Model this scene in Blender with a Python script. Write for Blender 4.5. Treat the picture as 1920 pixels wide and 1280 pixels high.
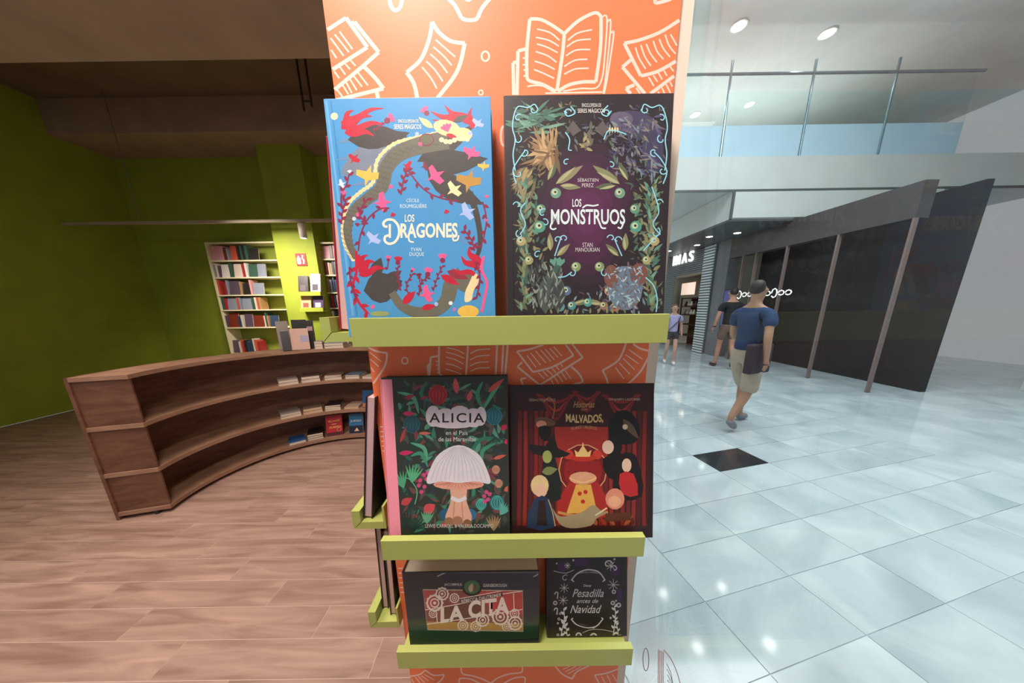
import bpy, math, random
from mathutils import Vector, Matrix
random.seed(7)
for o in list(bpy.data.objects): bpy.data.objects.remove(o)
SC = bpy.context.scene
COL = SC.collection
R = math.radians

# ------------------------------------------------------------------ camera
F_PX, X0, Y0, PITCH, ROLL, CAM_H, CAM_D = 535.0, 960.0, 700.0, R(13.15), R(0.83), 1.5, 0.616
CAM = Vector((0, -CAM_D, CAM_H))
FW = Vector((0, math.cos(PITCH), -math.sin(PITCH))); RT = Vector((1, 0, 0)); UP = RT.cross(FW)
cx_ = math.cos(ROLL) * RT - math.sin(ROLL) * UP
cy_ = math.sin(ROLL) * RT + math.cos(ROLL) * UP
cam = bpy.data.cameras.new('camera'); camo = bpy.data.objects.new('camera', cam); COL.objects.link(camo)
cam.sensor_fit = 'HORIZONTAL'; cam.sensor_width = 36; cam.lens = F_PX * 36 / 1920
cam.shift_y = (Y0 - 640) / 1920; cam.clip_start = .01; cam.clip_end = 100
M = Matrix((cx_, cy_, -FW)).transposed().to_4x4(); M.translation = CAM
camo.matrix_world = M
SC.camera = camo

# ------------------------------------------------------------------ world, lights, exposure
w = bpy.data.worlds.new('world'); SC.world = w; w.use_nodes = True
w.node_tree.nodes['Background'].inputs[0].default_value = (.93, .96, 1, 1)
w.node_tree.nodes['Background'].inputs[1].default_value = .32
SC.view_settings.view_transform = 'Standard'; SC.view_settings.look = 'None'
SC.view_settings.gamma = 1; SC.view_settings.exposure = 0.0
try: SC.view_settings.use_curve_mapping = False
except Exception: pass

def area(name, loc, target, size, power, col, size_y=None, spread=180):
    l = bpy.data.lights.new(name, 'AREA'); l.energy = power; l.color = col
    l.shape = 'RECTANGLE'; l.size = size; l.size_y = size_y or size; l.spread = R(spread)
    o = bpy.data.objects.new(name, l); COL.objects.link(o); o.location = loc
    o.rotation_euler = (Vector(target) - Vector(loc)).to_track_quat('-Z', 'Y').to_euler()
    return o
WARM = (1, .90, .80); COOL = (.9, .97, 1)
area('shop_light_panel', (-.45, -.66, 3.15), (-.05, -.02, 1.6), .5, 64, WARM)
area('shop_light_panel', (-2.3, .5, 3.8), (-2.2, .7, 0), 1.6, 54, (1, .87, .79), spread=115)
area('shop_light_panel', (-4.0, 3.7, 2.8), (-3.9, 4.8, 1.3), .8, 42, WARM, .3, spread=120)
area('mall_fill_light', (3.6, 2.2, 6.1), (3.6, 2.2, 0), 3.6, 340, COOL)  # added fill below the closed mall ceiling, standing in for daylight
area('mall_fill_light', (1.7, 9.0, 3.7), (2.6, 9.0, 0), 1.2, 120, COOL, 3.0)  # added fill under the gallery slab, kept out of view behind the pillar
area('store_fill_light', (7.4, 10.2, 2.95), (7.2, 10.2, 0), 1.2, 45, (1, .9, .78), 2.2)  # added fill that brightens the far shop interior, no fitting modelled
area('gallery_fill_light', (4.2, 7.6, 4.55), (4.2, 7.4, 6.2), 6, 90, COOL, .8)  # added upward fill to lighten the mall ceiling, unseen from below

# ------------------------------------------------------------------ helpers
def ray(x, y):
    u, v = x - X0, y - Y0
    c, s = math.cos(ROLL), math.sin(ROLL)
    return (u * c - v * s) * RT - (u * s + v * c) * UP + F_PX * FW
def hit(x, y, p, n):
    d = ray(x, y); n = Vector(n)
    return CAM + d * ((Vector(p) - CAM).dot(n) / d.dot(n))
def onZ(x, y, z=0): return hit(x, y, (0, 0, z), (0, 0, 1))
def onX(x, y, X): return hit(x, y, (X, 0, 0), (1, 0, 0))
def onY(x, y, Y): return hit(x, y, (0, Y, 0), (0, 1, 0))

def lin(c): return c / 12.92 if c <= .04045 else ((c + .055) / 1.055) ** 2.4
def rgb(h): return tuple(lin(int(h[i:i + 2], 16) / 255) for i in (0, 2, 4)) + (1,)
MATS = {}
def mat(h, rough=.5, noise=.06, scale=40, metal=0, emit=0, spec=.5, bump=0, stretch=None):
    """plain coloured surface with a little procedural mottling"""
    k = (h, rough, noise, scale, metal, emit, spec, bump, stretch)
    if k in MATS: return MATS[k]
    m = bpy.data.materials.new('mat_' + h); m.use_nodes = True
    nt = m.node_tree; b = nt.nodes['Principled BSDF']
    c = rgb(h)
    b.inputs['Roughness'].default_value = rough; b.inputs['Metallic'].default_value = metal
    b.inputs['Specular IOR Level'].default_value = spec
    tc = nt.nodes.new('ShaderNodeTexCoord'); n = nt.nodes.new('ShaderNodeTexNoise')
    n.inputs['Scale'].default_value = scale; n.inputs['Detail'].default_value = 3
    if stretch:
        mp = nt.nodes.new('ShaderNodeMapping'); mp.inputs['Scale'].default_value = stretch
        nt.links.new(tc.outputs['Object'], mp.inputs['Vector']); nt.links.new(mp.outputs['Vector'], n.inputs['Vector'])
    else: nt.links.new(tc.outputs['Object'], n.inputs['Vector'])
    r = nt.nodes.new('ShaderNodeValToRGB')
    r.color_ramp.elements[0].position = .3; r.color_ramp.elements[1].position = .7
    r.color_ramp.elements[0].color = tuple(x * (1 - noise) for x in c[:3]) + (1,)
    r.color_ramp.elements[1].color = tuple(min(1, x * (1 + noise)) for x in c[:3]) + (1,)
    nt.links.new(n.outputs['Fac'], r.inputs['Fac']); nt.links.new(r.outputs['Color'], b.inputs['Base Color'])
    if bump:
        bp = nt.nodes.new('ShaderNodeBump'); bp.inputs['Strength'].default_value = bump; bp.inputs['Distance'].default_value = .002
        nt.links.new(n.outputs['Fac'], bp.inputs['Height']); nt.links.new(bp.outputs['Normal'], b.inputs['Normal'])
    if emit:
        b.inputs['Emission Color'].default_value = c; b.inputs['Emission Strength'].default_value = emit
    MATS[k] = m; return m

def wood_mat(name, ca, cb, rough=.45, joints=None, axis_scale=(1.2, 14, 1)):
    m = bpy.data.materials.new(name); m.use_nodes = True
    nt = m.node_tree; b = nt.nodes['Principled BSDF']; b.inputs['Roughness'].default_value = rough
    tc = nt.nodes.new('ShaderNodeTexCoord'); mp = nt.nodes.new('ShaderNodeMapping'); mp.inputs['Scale'].default_value = axis_scale
    oi = nt.nodes.new('ShaderNodeObjectInfo'); ad = nt.nodes.new('ShaderNodeVectorMath'); ad.operation = 'ADD'
    sc = nt.nodes.new('ShaderNodeVectorMath'); sc.operation = 'SCALE'; sc.inputs['Scale'].default_value = 37
    nt.links.new(oi.outputs['Random'], sc.inputs[0])
    nt.links.new(tc.outputs['Object'], mp.inputs['Vector']); nt.links.new(mp.outputs['Vector'], ad.inputs[0]); nt.links.new(sc.outputs[0], ad.inputs[1])
    n = nt.nodes.new('ShaderNodeTexNoise'); n.inputs['Scale'].default_value = 1.6; n.inputs['Detail'].default_value = 6; n.inputs['Distortion'].default_value = .8
    nt.links.new(ad.outputs[0], n.inputs['Vector'])
    r = nt.nodes.new('ShaderNodeValToRGB'); r.color_ramp.elements[0].position = .3; r.color_ramp.elements[1].position = .72
    r.color_ramp.elements[0].color = rgb(ca); r.color_ramp.elements[1].color = rgb(cb)
    nt.links.new(n.outputs['Fac'], r.inputs['Fac'])
    out = r.outputs['Color']
    if joints:
        br = nt.nodes.new('ShaderNodeTexBrick'); br.inputs['Scale'].default_value = 1
        br.inputs['Brick Width'].default_value = joints[0]; br.inputs['Row Height'].default_value = joints[1]
        br.inputs['Mortar Size'].default_value = joints[2]; br.inputs['Mortar'].default_value = rgb(joints[3])
        br.inputs['Color1'].default_value = (1, 1, 1, 1); br.inputs['Color2'].default_value = (.92, .92, .92, 1)
        nt.links.new(tc.outputs['Object'], br.inputs['Vector'])
        mx = nt.nodes.new('ShaderNodeMixRGB'); mx.blend_type = 'MULTIPLY'; mx.inputs['Fac'].default_value = 1
        nt.links.new(out, mx.inputs[1]); nt.links.new(br.outputs['Color'], mx.inputs[2]); out = mx.outputs['Color']
    nt.links.new(out, b.inputs['Base Color'])
    return m

def glass_mat(name, tint=(.97, .99, .985, 1), ior=1.27):
    m = bpy.data.materials.new(name); m.use_nodes = True
    nt = m.node_tree; nt.nodes.remove(nt.nodes['Principled BSDF']); out = nt.nodes['Material Output']
    t = nt.nodes.new('ShaderNodeBsdfTransparent'); t.inputs[0].default_value = tint
    g = nt.nodes.new('ShaderNodeBsdfGlossy'); g.inputs['Roughness'].default_value = .01
    fr = nt.nodes.new('ShaderNodeFresnel'); fr.inputs['IOR'].default_value = ior
    mx = nt.nodes.new('ShaderNodeMixShader')
    ge = nt.nodes.new('ShaderNodeNewGeometry'); ma = nt.nodes.new('ShaderNodeMapRange')      # same index of refraction met from either side
    ma.inputs['To Min'].default_value = ior; ma.inputs['To Max'].default_value = 1 / ior
    nt.links.new(ge.outputs['Backfacing'], ma.inputs['Value']); nt.links.new(ma.outputs[0], fr.inputs['IOR'])
    nt.links.new(fr.outputs[0], mx.inputs[0]); nt.links.new(t.outputs[0], mx.inputs[1]); nt.links.new(g.outputs[0], mx.inputs[2])
    nt.links.new(mx.outputs[0], out.inputs['Surface'])
    return m

class MB:
    """collects simple shapes and links them as ONE mesh object"""
    def __init__(s): s.v = []; s.f = []; s.mi = []; s.ms = []
    def m(s, material):
        if material not in s.ms: s.ms.append(material)
        return s.ms.index(material)
    def add(s, vs, fs, material):
        k = len(s.v); s.v += [tuple(p) for p in vs]; i = s.m(material)
        for f in fs: s.f.append([k + j for j in f]); s.mi.append(i)
    def box(s, a, b, material):
        x0, y0, z0 = a; x1, y1, z1 = b
        s.add([(x0, y0, z0), (x1, y0, z0), (x1, y1, z0), (x0, y1, z0), (x0, y0, z1), (x1, y0, z1), (x1, y1, z1), (x0, y1, z1)],
              [(3, 2, 1, 0), (4, 5, 6, 7), (0, 1, 5, 4), (1, 2, 6, 5), (2, 3, 7, 6), (3, 0, 4, 7)], material)
        return s
    def tube(s, pts, r, material, n=8):
        pts = [Vector(p) for p in pts]; k = len(pts); vs = []; fs = []
        for i, p in enumerate(pts):
            t = (pts[min(i + 1, k - 1)] - pts[max(i - 1, 0)]).normalized()
            a = t.orthogonal().normalized() if i == 0 else (a - t * a.dot(t)).normalized()
            b = t.cross(a); rr = r[i] if isinstance(r, (list, tuple)) else r
            for j in range(n):
                q = 2 * math.pi * j / n; vs.append(p + rr * (math.cos(q) * a + math.sin(q) * b))
        for i in range(k - 1):
            for j in range(n): fs.append((i * n + j, i * n + (j + 1) % n, (i + 1) * n + (j + 1) % n, (i + 1) * n + j))
        fs.append(tuple(range(n - 1, -1, -1))); fs.append(tuple((k - 1) * n + j for j in range(n)))
        s.add(vs, fs, material); return s
    def lathe(s, prof, c, material, n=16):
        vs = []; fs = []
        for r, z in prof:
            for j in range(n):
                q = 2 * math.pi * j / n; vs.append((c[0] + r * math.cos(q), c[1] + r * math.sin(q), c[2] + z))
        k = len(prof)
        for i in range(k - 1):
            for j in range(n): fs.append((i * n + j, i * n + (j + 1) % n, (i + 1) * n + (j + 1) % n, (i + 1) * n + j))
        fs.append(tuple(range(n - 1, -1, -1))); fs.append(tuple((k - 1) * n + j for j in range(n)))
        s.add(vs, fs, material); return s
    def build(s, name, parent=None, bevel=0, smooth=False, loc=None):
        me = bpy.data.meshes.new(name); me.from_pydata(s.v, [], s.f)
        for m in s.ms: me.materials.append(m)
        me.polygons.foreach_set('material_index', s.mi)
        if smooth: me.polygons.foreach_set('use_smooth', [True] * len(me.polygons))
        me.update()
        o = bpy.data.objects.new(name, me); COL.objects.link(o)
        if parent: o.parent = parent
        if loc: o.location = loc
        if bevel:
            b = o.modifiers.new('bevel', 'BEVEL'); b.width = bevel; b.segments = 2; b.limit_method = 'ANGLE'
        return o

def tag(o, label=None, cat=None, group=None, kind=None):
    if label: o['label'] = label
    if cat: o['category'] = cat
    if group: o['group'] = group
    if kind: o['kind'] = kind
    return o
def empty(name, loc=(0, 0, 0), rot=(0, 0, 0)):
    o = bpy.data.objects.new(name, None); COL.objects.link(o); o.location = loc; o.rotation_euler = rot
    o.empty_display_size = .05
    return o
def box(name, a, b, material, parent=None, bevel=0):
    return MB().box(a, b, material).build(name, parent, bevel)
def struct(o): o['kind'] = 'structure'; return o

def smooth_path(pts, k=6, closed=False):
    pts = [Vector(p) for p in pts]
    if len(pts) < 3: return pts
    n = len(pts); out = []
    rng = range(n if closed else n - 1)
    for i in rng:
        if closed: p0, p1, p2, p3 = pts[i - 1], pts[i], pts[(i + 1) % n], pts[(i + 2) % n]
        else: p0, p1, p2, p3 = pts[max(i - 1, 0)], pts[i], pts[i + 1], pts[min(i + 2, n - 1)]
        for j in range(k):
            t = j / k
            out.append(.5 * ((2 * p1) + (p2 - p0) * t + (2 * p0 - 5 * p1 + 4 * p2 - p3) * t * t + (3 * p1 - p0 - 3 * p2 + p3) * t ** 3))
    if not closed: out.append(pts[-1])
    return out

class Art:
    """flat printing on a plane. px(x, y) turns a photograph pixel into plane metres (a, b);
    the plane's own frame carries a to the right, b up, and c out of the sheet."""
    def __init__(s, px, place, step=3e-7, base=6e-5):
        s.px = px; s.place = place; s.lim = None; s.mb = MB(); s.last = None; s.c = base; s.step = step
        a, b = px(960, 640), px(961, 640); s.unit = (Vector(a) - Vector(b)).length      # metres per pixel, nominal
    def level(s, col):
        s.c += s.step
        s.last = col
        return s.c
    def local(s, pts): return [Vector(s.px(*p)).to_2d() for p in pts]
    def mat(s, col): return mat(col, .42, .05, 60) if isinstance(col, str) else col
    def clip(s, p):
        if not s.lim: return p
        h, H = s.lim; return Vector((max(-h, min(h, p[0])), max(.003, min(H, p[1]))))
    def raw(s, pts, col):
        c = s.level(col); n = len(pts); pts = [s.clip(p) for p in pts]
        ar = sum(pts[i][0] * pts[(i + 1) % n][1] - pts[(i + 1) % n][0] * pts[i][1] for i in range(n))
        if ar < 0: pts = list(reversed(pts))
        s.mb.add([s.place(p[0], p[1], c) for p in pts], [list(range(n))], s.mat(col))
    def poly(s, pts, col, smooth=0):
        l = s.local(pts)
        if smooth: l = smooth_path(l, smooth, True)
        s.raw(l, col)
    def disc(s, x, y, rx, col, ry=None, n=14, ang=0):
        ry = ry or rx; ca, sa = math.cos(ang), math.sin(ang)
        s.poly([(x + rx * math.cos(t) * ca - ry * math.sin(t) * sa, y + rx * math.cos(t) * sa + ry * math.sin(t) * ca) for t in [2 * math.pi * i / n for i in range(n)]], col)
    def line(s, pts, wpx, col, k=6, closed=False, taper=None):
        """stroke of wpx photograph pixels wide"""
        p = smooth_path([Vector((a, b)) for a, b in pts], k, closed) if k else [Vector(q) for q in pts]
        n = len(p); c = s.level(col); vs = []; fs = []
        for i in range(n):
            t = (p[(i + 1) % n] - p[i - 1]) if closed else (p[min(i + 1, n - 1)] - p[max(i - 1, 0)])
            if t.length < 1e-6: t = Vector((1, 0))
            nn = Vector((-t.y, t.x)).normalized()
            q = i / max(1, n - 1)
            wd = wpx * .5 * (taper(q) if taper else 1)
            for sg in (-1, 1):
                l = s.clip(s.px(*(p[i] + nn * wd * sg))); vs.append(s.place(l[0], l[1], c))
        for i in range(n if closed else n - 1):
            j = (i + 1) % n; fs.append((2 * i, 2 * j, 2 * j + 1, 2 * i + 1))
        s.mb.add(vs, fs, s.mat(col))
    def leaf(s, x, y, ang, L, W, col, bend=0):
        a = []; b = []
        for i in range(7):
            t = i / 6; wd = W * .5 * math.sin(math.pi * min(1, t ** .8)); an = ang + bend * t
            px_, py_ = x + L * t * math.cos(ang + bend * t * .5), y - L * t * math.sin(ang + bend * t * .5)
            nx, ny = math.sin(an), math.cos(an)
            a.append((px_ + nx * wd, py_ + ny * wd)); b.append((px_ - nx * wd, py_ - ny * wd))
        s.poly(a + list(reversed(b[1:-1])), col)
    def sprig(s, pts, col, wpx=2, leafL=10, leafW=5, every=.16, lc=None):
        s.line(pts, wpx, col)
        p = smooth_path([Vector(q) for q in pts], 8); n = len(p); k = max(1, int(n * every)); sg = 1
        for i in range(k // 2, n - 1, k):
            t = p[i + 1] - p[i]; an = math.atan2(-t.y, t.x)
            s.leaf(p[i].x, p[i].y, an + sg * .8, leafL, leafW, lc or col); sg = -sg
    def curl(s, x, y, r, col, a0=0, turn=4.5, wpx=2, sg=1):
        pts = []
        for i in range(16):
            t = i / 15; a = a0 + sg * turn * t; rr = r * (1 - .75 * t)
            pts.append((x + rr * math.cos(a), y - rr * math.sin(a)))
        s.line(pts, wpx, col, 2)
    def flower(s, x, y, ang, r, col, stem=None):
        pts = [(x, y)]
        for i in range(9):
            a = ang - .8 + 1.6 * i / 8; rr = r * (1 if i % 2 else .82); pts.append((x + rr * math.cos(a), y - rr * math.sin(a)))
        s.poly(pts, col)
        if stem: s.disc(x, y, r * .35, stem)
    def bird(s, x, y, ang, L, col):
        def rot(a, b): return (x + a * math.cos(ang) - b * math.sin(ang), y - a * math.sin(ang) - b * math.cos(ang))
        s.poly([rot(-L * .5, 0), rot(-L * .2, L * .1), rot(-L * .1, L * .55), rot(L * .15, L * .6), rot(L * .2, L * .12), rot(L * .55, 0), rot(L * .2, -L * .1), rot(L * .3, -L * .45), rot(0, -L * .5), rot(-L * .2, -L * .08)], col)
    def flame(s, x, y, ang, L, W, col):
        pts = []
        for i in range(7):
            t = i / 6; pts.append((x + L * t * math.cos(ang) + W * .35 * math.sin(t * 7) * math.sin(ang), y - L * t * math.sin(ang) + W * .35 * math.sin(t * 7) * math.cos(ang)))
        s.line(pts, W, col, 3, taper=lambda q: 1.15 * math.sin(math.pi * min(1, .25 + .75 * q)) + .08)
    def build(s, name, parent): return s.mb.build(name, parent)

def flourish(art, parent, base, col, *strokes_):
    for pts, wpx in strokes_:
        a2 = Art(art.px, art.place, base=art.c + 1e-5); a2.line(pts, wpx, col); a2.build('title_flourish', parent)

def text_mesh(txt, bold=0, shear=0, extrude=0, space=1.0):
    c = bpy.data.curves.new('txt', 'FONT'); c.body = txt; c.offset = bold; c.shear = shear; c.extrude = extrude; c.space_character = space
    c.resolution_u = 3
    o = bpy.data.objects.new('txt', c); COL.objects.link(o)
    bpy.context.view_layer.update()
    me = bpy.data.meshes.new_from_object(o.evaluated_get(bpy.context.evaluated_depsgraph_get()))
    bpy.data.objects.remove(o); bpy.data.curves.remove(c)
    return me
def lettering(art, parent, txt, x0, y0, x1, y1, col, bold=0, shear=0, name='lettering', lift=0, arc=0, space=1.0, slope=0):
    """txt printed inside the photograph box x0..x1, y0 (top)..y1 (baseline)"""
    me = text_mesh(txt, bold, shear, 0, space)
    xs = [v.co.x for v in me.vertices]; ys = [v.co.y for v in me.vertices]
    ax, bx = min(xs), max(xs); ay, by = min(ys), max(ys)
    c = art.level(col + txt) + lift
    for v in me.vertices:
        u = (v.co.x - ax) / (bx - ax); t = (v.co.y - ay) / (by - ay)
        q = art.px(x0 + u * (x1 - x0), y1 + t * (y0 - y1) + arc * (4 * (u - .5) ** 2 - 1) + slope * (u - .5))
        v.co = art.place(q[0], q[1], c)
    me.materials.clear(); me.materials.append(mat(col, .4, .03, 60)); me.name = name
    o = bpy.data.objects.new(name, me); COL.objects.link(o); o.parent = parent
    return o

# ------------------------------------------------------------------ setting: shop
GREEN_WALL = mat('93a02c', .7, .08, 3)
CONC = mat('7d6a58', .85, .12, 2.2, bump=.3)
WHITE = mat('e4dcd2', .6, .03, 8)
LIME = mat('a9af5e', .42, .03, 6)
PLANK = wood_mat('wood_look_tile', '8c6c5e', 'b99887', .5, axis_scale=(1.3, 11, 1))
shop_floor = struct(box('floor', (-7, -3, -.12), (.33, 5.6, -.004), wood_mat('shop_floor_far', '8c6c5e', 'b99887', .5, (.92, .151, .0022, 'c2a690'), (1.3, 11, 1))))
PW, PL = .151, .92
box('grout_bed', (-3.3, -.19, -.0038), (.3, 2.68, -.0009), mat('d2bcae', .8, .05, 20), shop_floor)
for row in range(-3, 16):
    y = .257 + PW * row
    off = (row * .37) % 1 * PL
    for k in range(5):
        xb = .3 - off - PL * (k - 1); xa = xb - PL
        xb = min(xb, .3)
        if xb - xa < .05 or xa < -4.4: continue
        if y > -.02 and xa > -.3: continue
        MB().box((xa + .0012, y + .0012, -.004), (xb - .0012, y + PW - .0012, 0), PLANK).build('plank', shop_floor)
struct(box('wall_back', (-7, 5.2, 0), (.45, 5.4, 4.6), GREEN_WALL))
struct(box('wall_left', (-7.2, -3, 0), (-7, 5.4, 4.6), GREEN_WALL))
struct(box('wall_right', (.34, .36, 0), (.46, 5.2, 4.6), WHITE))
struct(box('trim_1', (-4.15, 4.8, 0), (-3.44, 5.2, 4.4), GREEN_WALL))           # projecting pier
struct(box('ceiling', (-7, -1.2, 4.6), (.46, 5.4, 4.8), CONC))
struct(box('ceiling_beam', (-7, .6, 3.85), (-.35, 2.75, 4.6), mat('b9a698', .85, .1, 2.5, bump=.3)))
struct(box('ceiling_beam', (-7, 4.45, 4.15), (.3, 5.2, 4.6), mat('a8927e', .85, .1, 2.5)))
# hanging conduits and lighting track
for (p, q) in (((558, 125), (568, 208)), ((574, 125), (582, 200))):
    a, b = onY(*p, 3.6), onY(*q, 3.6)
    e = MB().tube([(a.x, 3.6, 4.6), (a.x, 3.6, b.z)], .012, mat('3a2c24', .6), 6)
    if p[0] == 558: e.tube([(a.x, 3.6, b.z + .1), (a.x + .08, 3.6, b.z + .1)], .012, mat('3a2c24', .6), 6)
    tag(e.build('hanging_rod'), 'thin dark suspension rod hanging from the concrete ceiling' + (' with a short crossbar' if p[0] == 558 else ', plain and straight'), 'rod')
tr = empty('lighting_track', (-3.9, 4.3, 2.86)); tag(tr, 'pale horizontal lighting track with a white spotlight before the green wall', 'track light')
box('rail', (-3.1, -.025, -.02), (3.6, .025, .02), mat('a99a86', .5), tr)
sp = MB().lathe([(.05, -.22), (.055, -.02), (.03, 0)], (.62, 0, -.03), mat('d8cbbd', .5), 12).build('spotlight', tr, smooth=True)
MB().lathe([(.04, -.006), (.04, 0)], (.62, 0, -.25), mat('fff0d8', .4, emit=2), 12).build('lens', sp)
for dx in (-1.9, 2.9):
    MB().tube([(dx, 0, .02), (dx, 0, 1.74)], .006, mat('7a6c60', .5), 6).build('suspension_cable', tr)

# ------------------------------------------------------------------ the display pillar
ORANGE = mat('ee7548', .45, .02, 5)
PRINT = mat('f0c8bc', .5, .02, 30)
PX0, PX1 = -.312, .298
pil = empty('display_pillar', (0, .18, 0))
tag(pil, 'orange book display pillar printed with white line drawings of books and papers', 'display stand')
def pp(o): o.parent = pil; o.location = (0, -.18, 0); return o
pp(box('body', (PX0 + .004, .014, 0), (.322, .34, 2.9), WHITE))
panel = pp(box('front_panel', (PX0, 0, 0), (PX1, .014, 2.9), ORANGE))
pp(box('side_panel', (PX0, .016, 0), (PX0 + .004, .34, 2.9), ORANGE))
pp(box('edge_strip', (PX1 + .001, .004, 0), (.322, .0139, 2.9), mat('dcc9ba', .55, .03, 6)))
pa = Art(lambda x, y: (lambda p: (p.x, p.z))(onY(x, y, 0)), lambda a, b, c: (a, -c, b), 5e-7)
def strokes(ox, oy, sc, thick, thin, wt, wn):
    f = lambda pts: [(ox + x / sc, oy + y / sc) for x, y in pts]
    for t in thick: pa.line(f(t), wt, PRINT, 0 if len(t) < 3 else 5)
    for t in thin: pa.line(f(t), wn, PRINT, 0 if len(t) < 3 else 4)
def poly_open(*pts): return [pts[i:i + 2] for i in range(len(pts) - 1)]
strokes(533, 0, 4.492,
  [[(885, -30), (890, 20), (910, 70), (940, 88), (972, 66), (988, 20), (992, -30)], [(1380, -10), (1440, 50), (1490, 150)], [(1490, 150), (1530, 168), (1600, 168), (1630, 150)], [(1630, 150), (1665, 70), (1730, -10)], [(1520, -20), (1550, 0), (1580, -20)],
   [(1245, 185), (1300, 270), (1400, 345), (1520, 365)], [(1520, 365), (1480, 540), (1420, 660), (1290, 825)], [(1245, 185), (1220, 330), (1150, 500), (1030, 610)], [(1030, 610), (1090, 700), (1120, 825)]]
  + poly_open((365, 252), (520, 150), (700, 398), (408, 585)) + poly_open((555, 210), (590, 185), (795, 440), (660, 560), (425, 755))
  + [[(670, 560), (760, 650), (835, 745)], [(835, 745), (435, 845)], [(778, 770), (790, 830)]],
  [[(390, 320), (500, 470)], [(425, 290), (545, 440)], [(465, 265), (575, 415)], [(395, 420), (440, 490)], [(560, 510), (600, 555)], [(515, 540), (555, 585)], [(470, 565), (515, 630)], [(420, 600), (465, 660)],
   [(620, 610), (705, 720)], [(585, 640), (655, 730)], [(550, 660), (610, 760)], [(515, 680), (570, 785)], [(485, 705), (540, 795)], [(445, 755), (490, 815)],
   [(1275, 335), (1360, 410), (1440, 480)], [(1255, 395), (1340, 470), (1410, 550)], [(1230, 455), (1310, 530), (1375, 615)], [(1195, 515), (1270, 590), (1335, 685)], [(1160, 565), (1230, 650), (1285, 745)]], 7.5, 3.2)
def ring(x, y, rx, ry, wpx): pa.line([(x + rx * math.cos(i * .5236), y + ry * math.sin(i * .5236)) for i in range(12)], wpx, PRINT, 3, True)
ring(910, 105.5, 7, 9, 3.6); ring(901.5, 173.5, 4, 4.5, 2.4); ring(759, 676, 5.5, 6, 2.6); ring(944, 255, 5, 18, 4)
strokes(960, 0, 4.492,
  [[(150, 160), (240, 165), (340, 215), (440, 285)], [(440, 285), (425, 450), (378, 765)], [(150, 160), (125, 420), (125, 650)], [(125, 650), (150, 682), (260, 712), (370, 772)], [(440, 285), (540, 190), (640, 130), (710, 108), (750, 140)], [(750, 140), (745, 400), (705, 690)], [(705, 690), (600, 690), (480, 715), (385, 770)],
   [(125, 410), (50, 430)], [(50, 430), (42, 800)], [(45, 520), (8, 530)], [(8, 530), (15, 800)], [(945, 365), (1080, 335), (1250, 270), (1410, 170)], [(945, 365), (1085, 640)], [(1085, 640), (1230, 600), (1380, 515)],
   [(1000, 505), (930, 565)], [(930, 565), (1120, 790)], [(1165, 790), (1365, 640)], [(1030, 715), (960, 745)], [(960, 745), (1000, 790)], [(1205, 0), (1212, 25), (1280, 12), (1340, -8)]],
  [[(755, 145), (800, 155), (780, 480), (760, 650), (710, 740), (580, 745), (430, 768)], [(800, 190), (832, 192), (795, 600), (768, 790)], [(835, 280), (857, 285), (805, 640), (775, 790)], [(280, 785), (760, 775)], [(130, 730), (180, 720), (260, 725), (340, 770)],
   [(90, 490), (122, 490)], [(90, 545), (120, 545)], [(95, 590), (118, 590)], [(95, 640), (118, 640)],
   [(210, 245), (320, 275), (400, 340)], [(200, 315), (310, 340), (395, 390)], [(210, 370), (300, 400), (385, 445)], [(200, 435), (300, 470), (375, 525)], [(190, 515), (280, 545), (360, 585)], [(185, 585), (270, 620), (355, 660)],
   [(470, 340), (550, 280), (675, 250)], [(460, 395), (545, 343), (665, 330)], [(455, 470), (540, 422), (660, 418)], [(440, 560), (530, 508), (635, 500)], [(440, 625), (530, 582), (645, 575)],
   [(1040, 400), (1070, 490), (1125, 580)], [(1085, 380), (1120, 480), (1170, 555)], [(1130, 370), (1165, 450), (1220, 525)], [(1190, 345), (1220, 430), (1275, 500)], [(1240, 330), (1275, 410), (1330, 480)], [(1290, 290), (1320, 380), (1378, 455)], [(1335, 290), (1388, 385)],
   [(1150, 650), (1195, 725)], [(1190, 635), (1225, 690)], [(1230, 610), (1265, 670)], [(1280, 595), (1305, 640)], [(1330, 560), (1360, 600)], [(1045, 740), (1080, 790)], [(1230, 770), (1240, 790)], [(1262, 740), (1285, 788)], [(1295, 705), (1335, 785)], [(1330, 690), (1350, 730)]], 6.5, 3.0)
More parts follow.
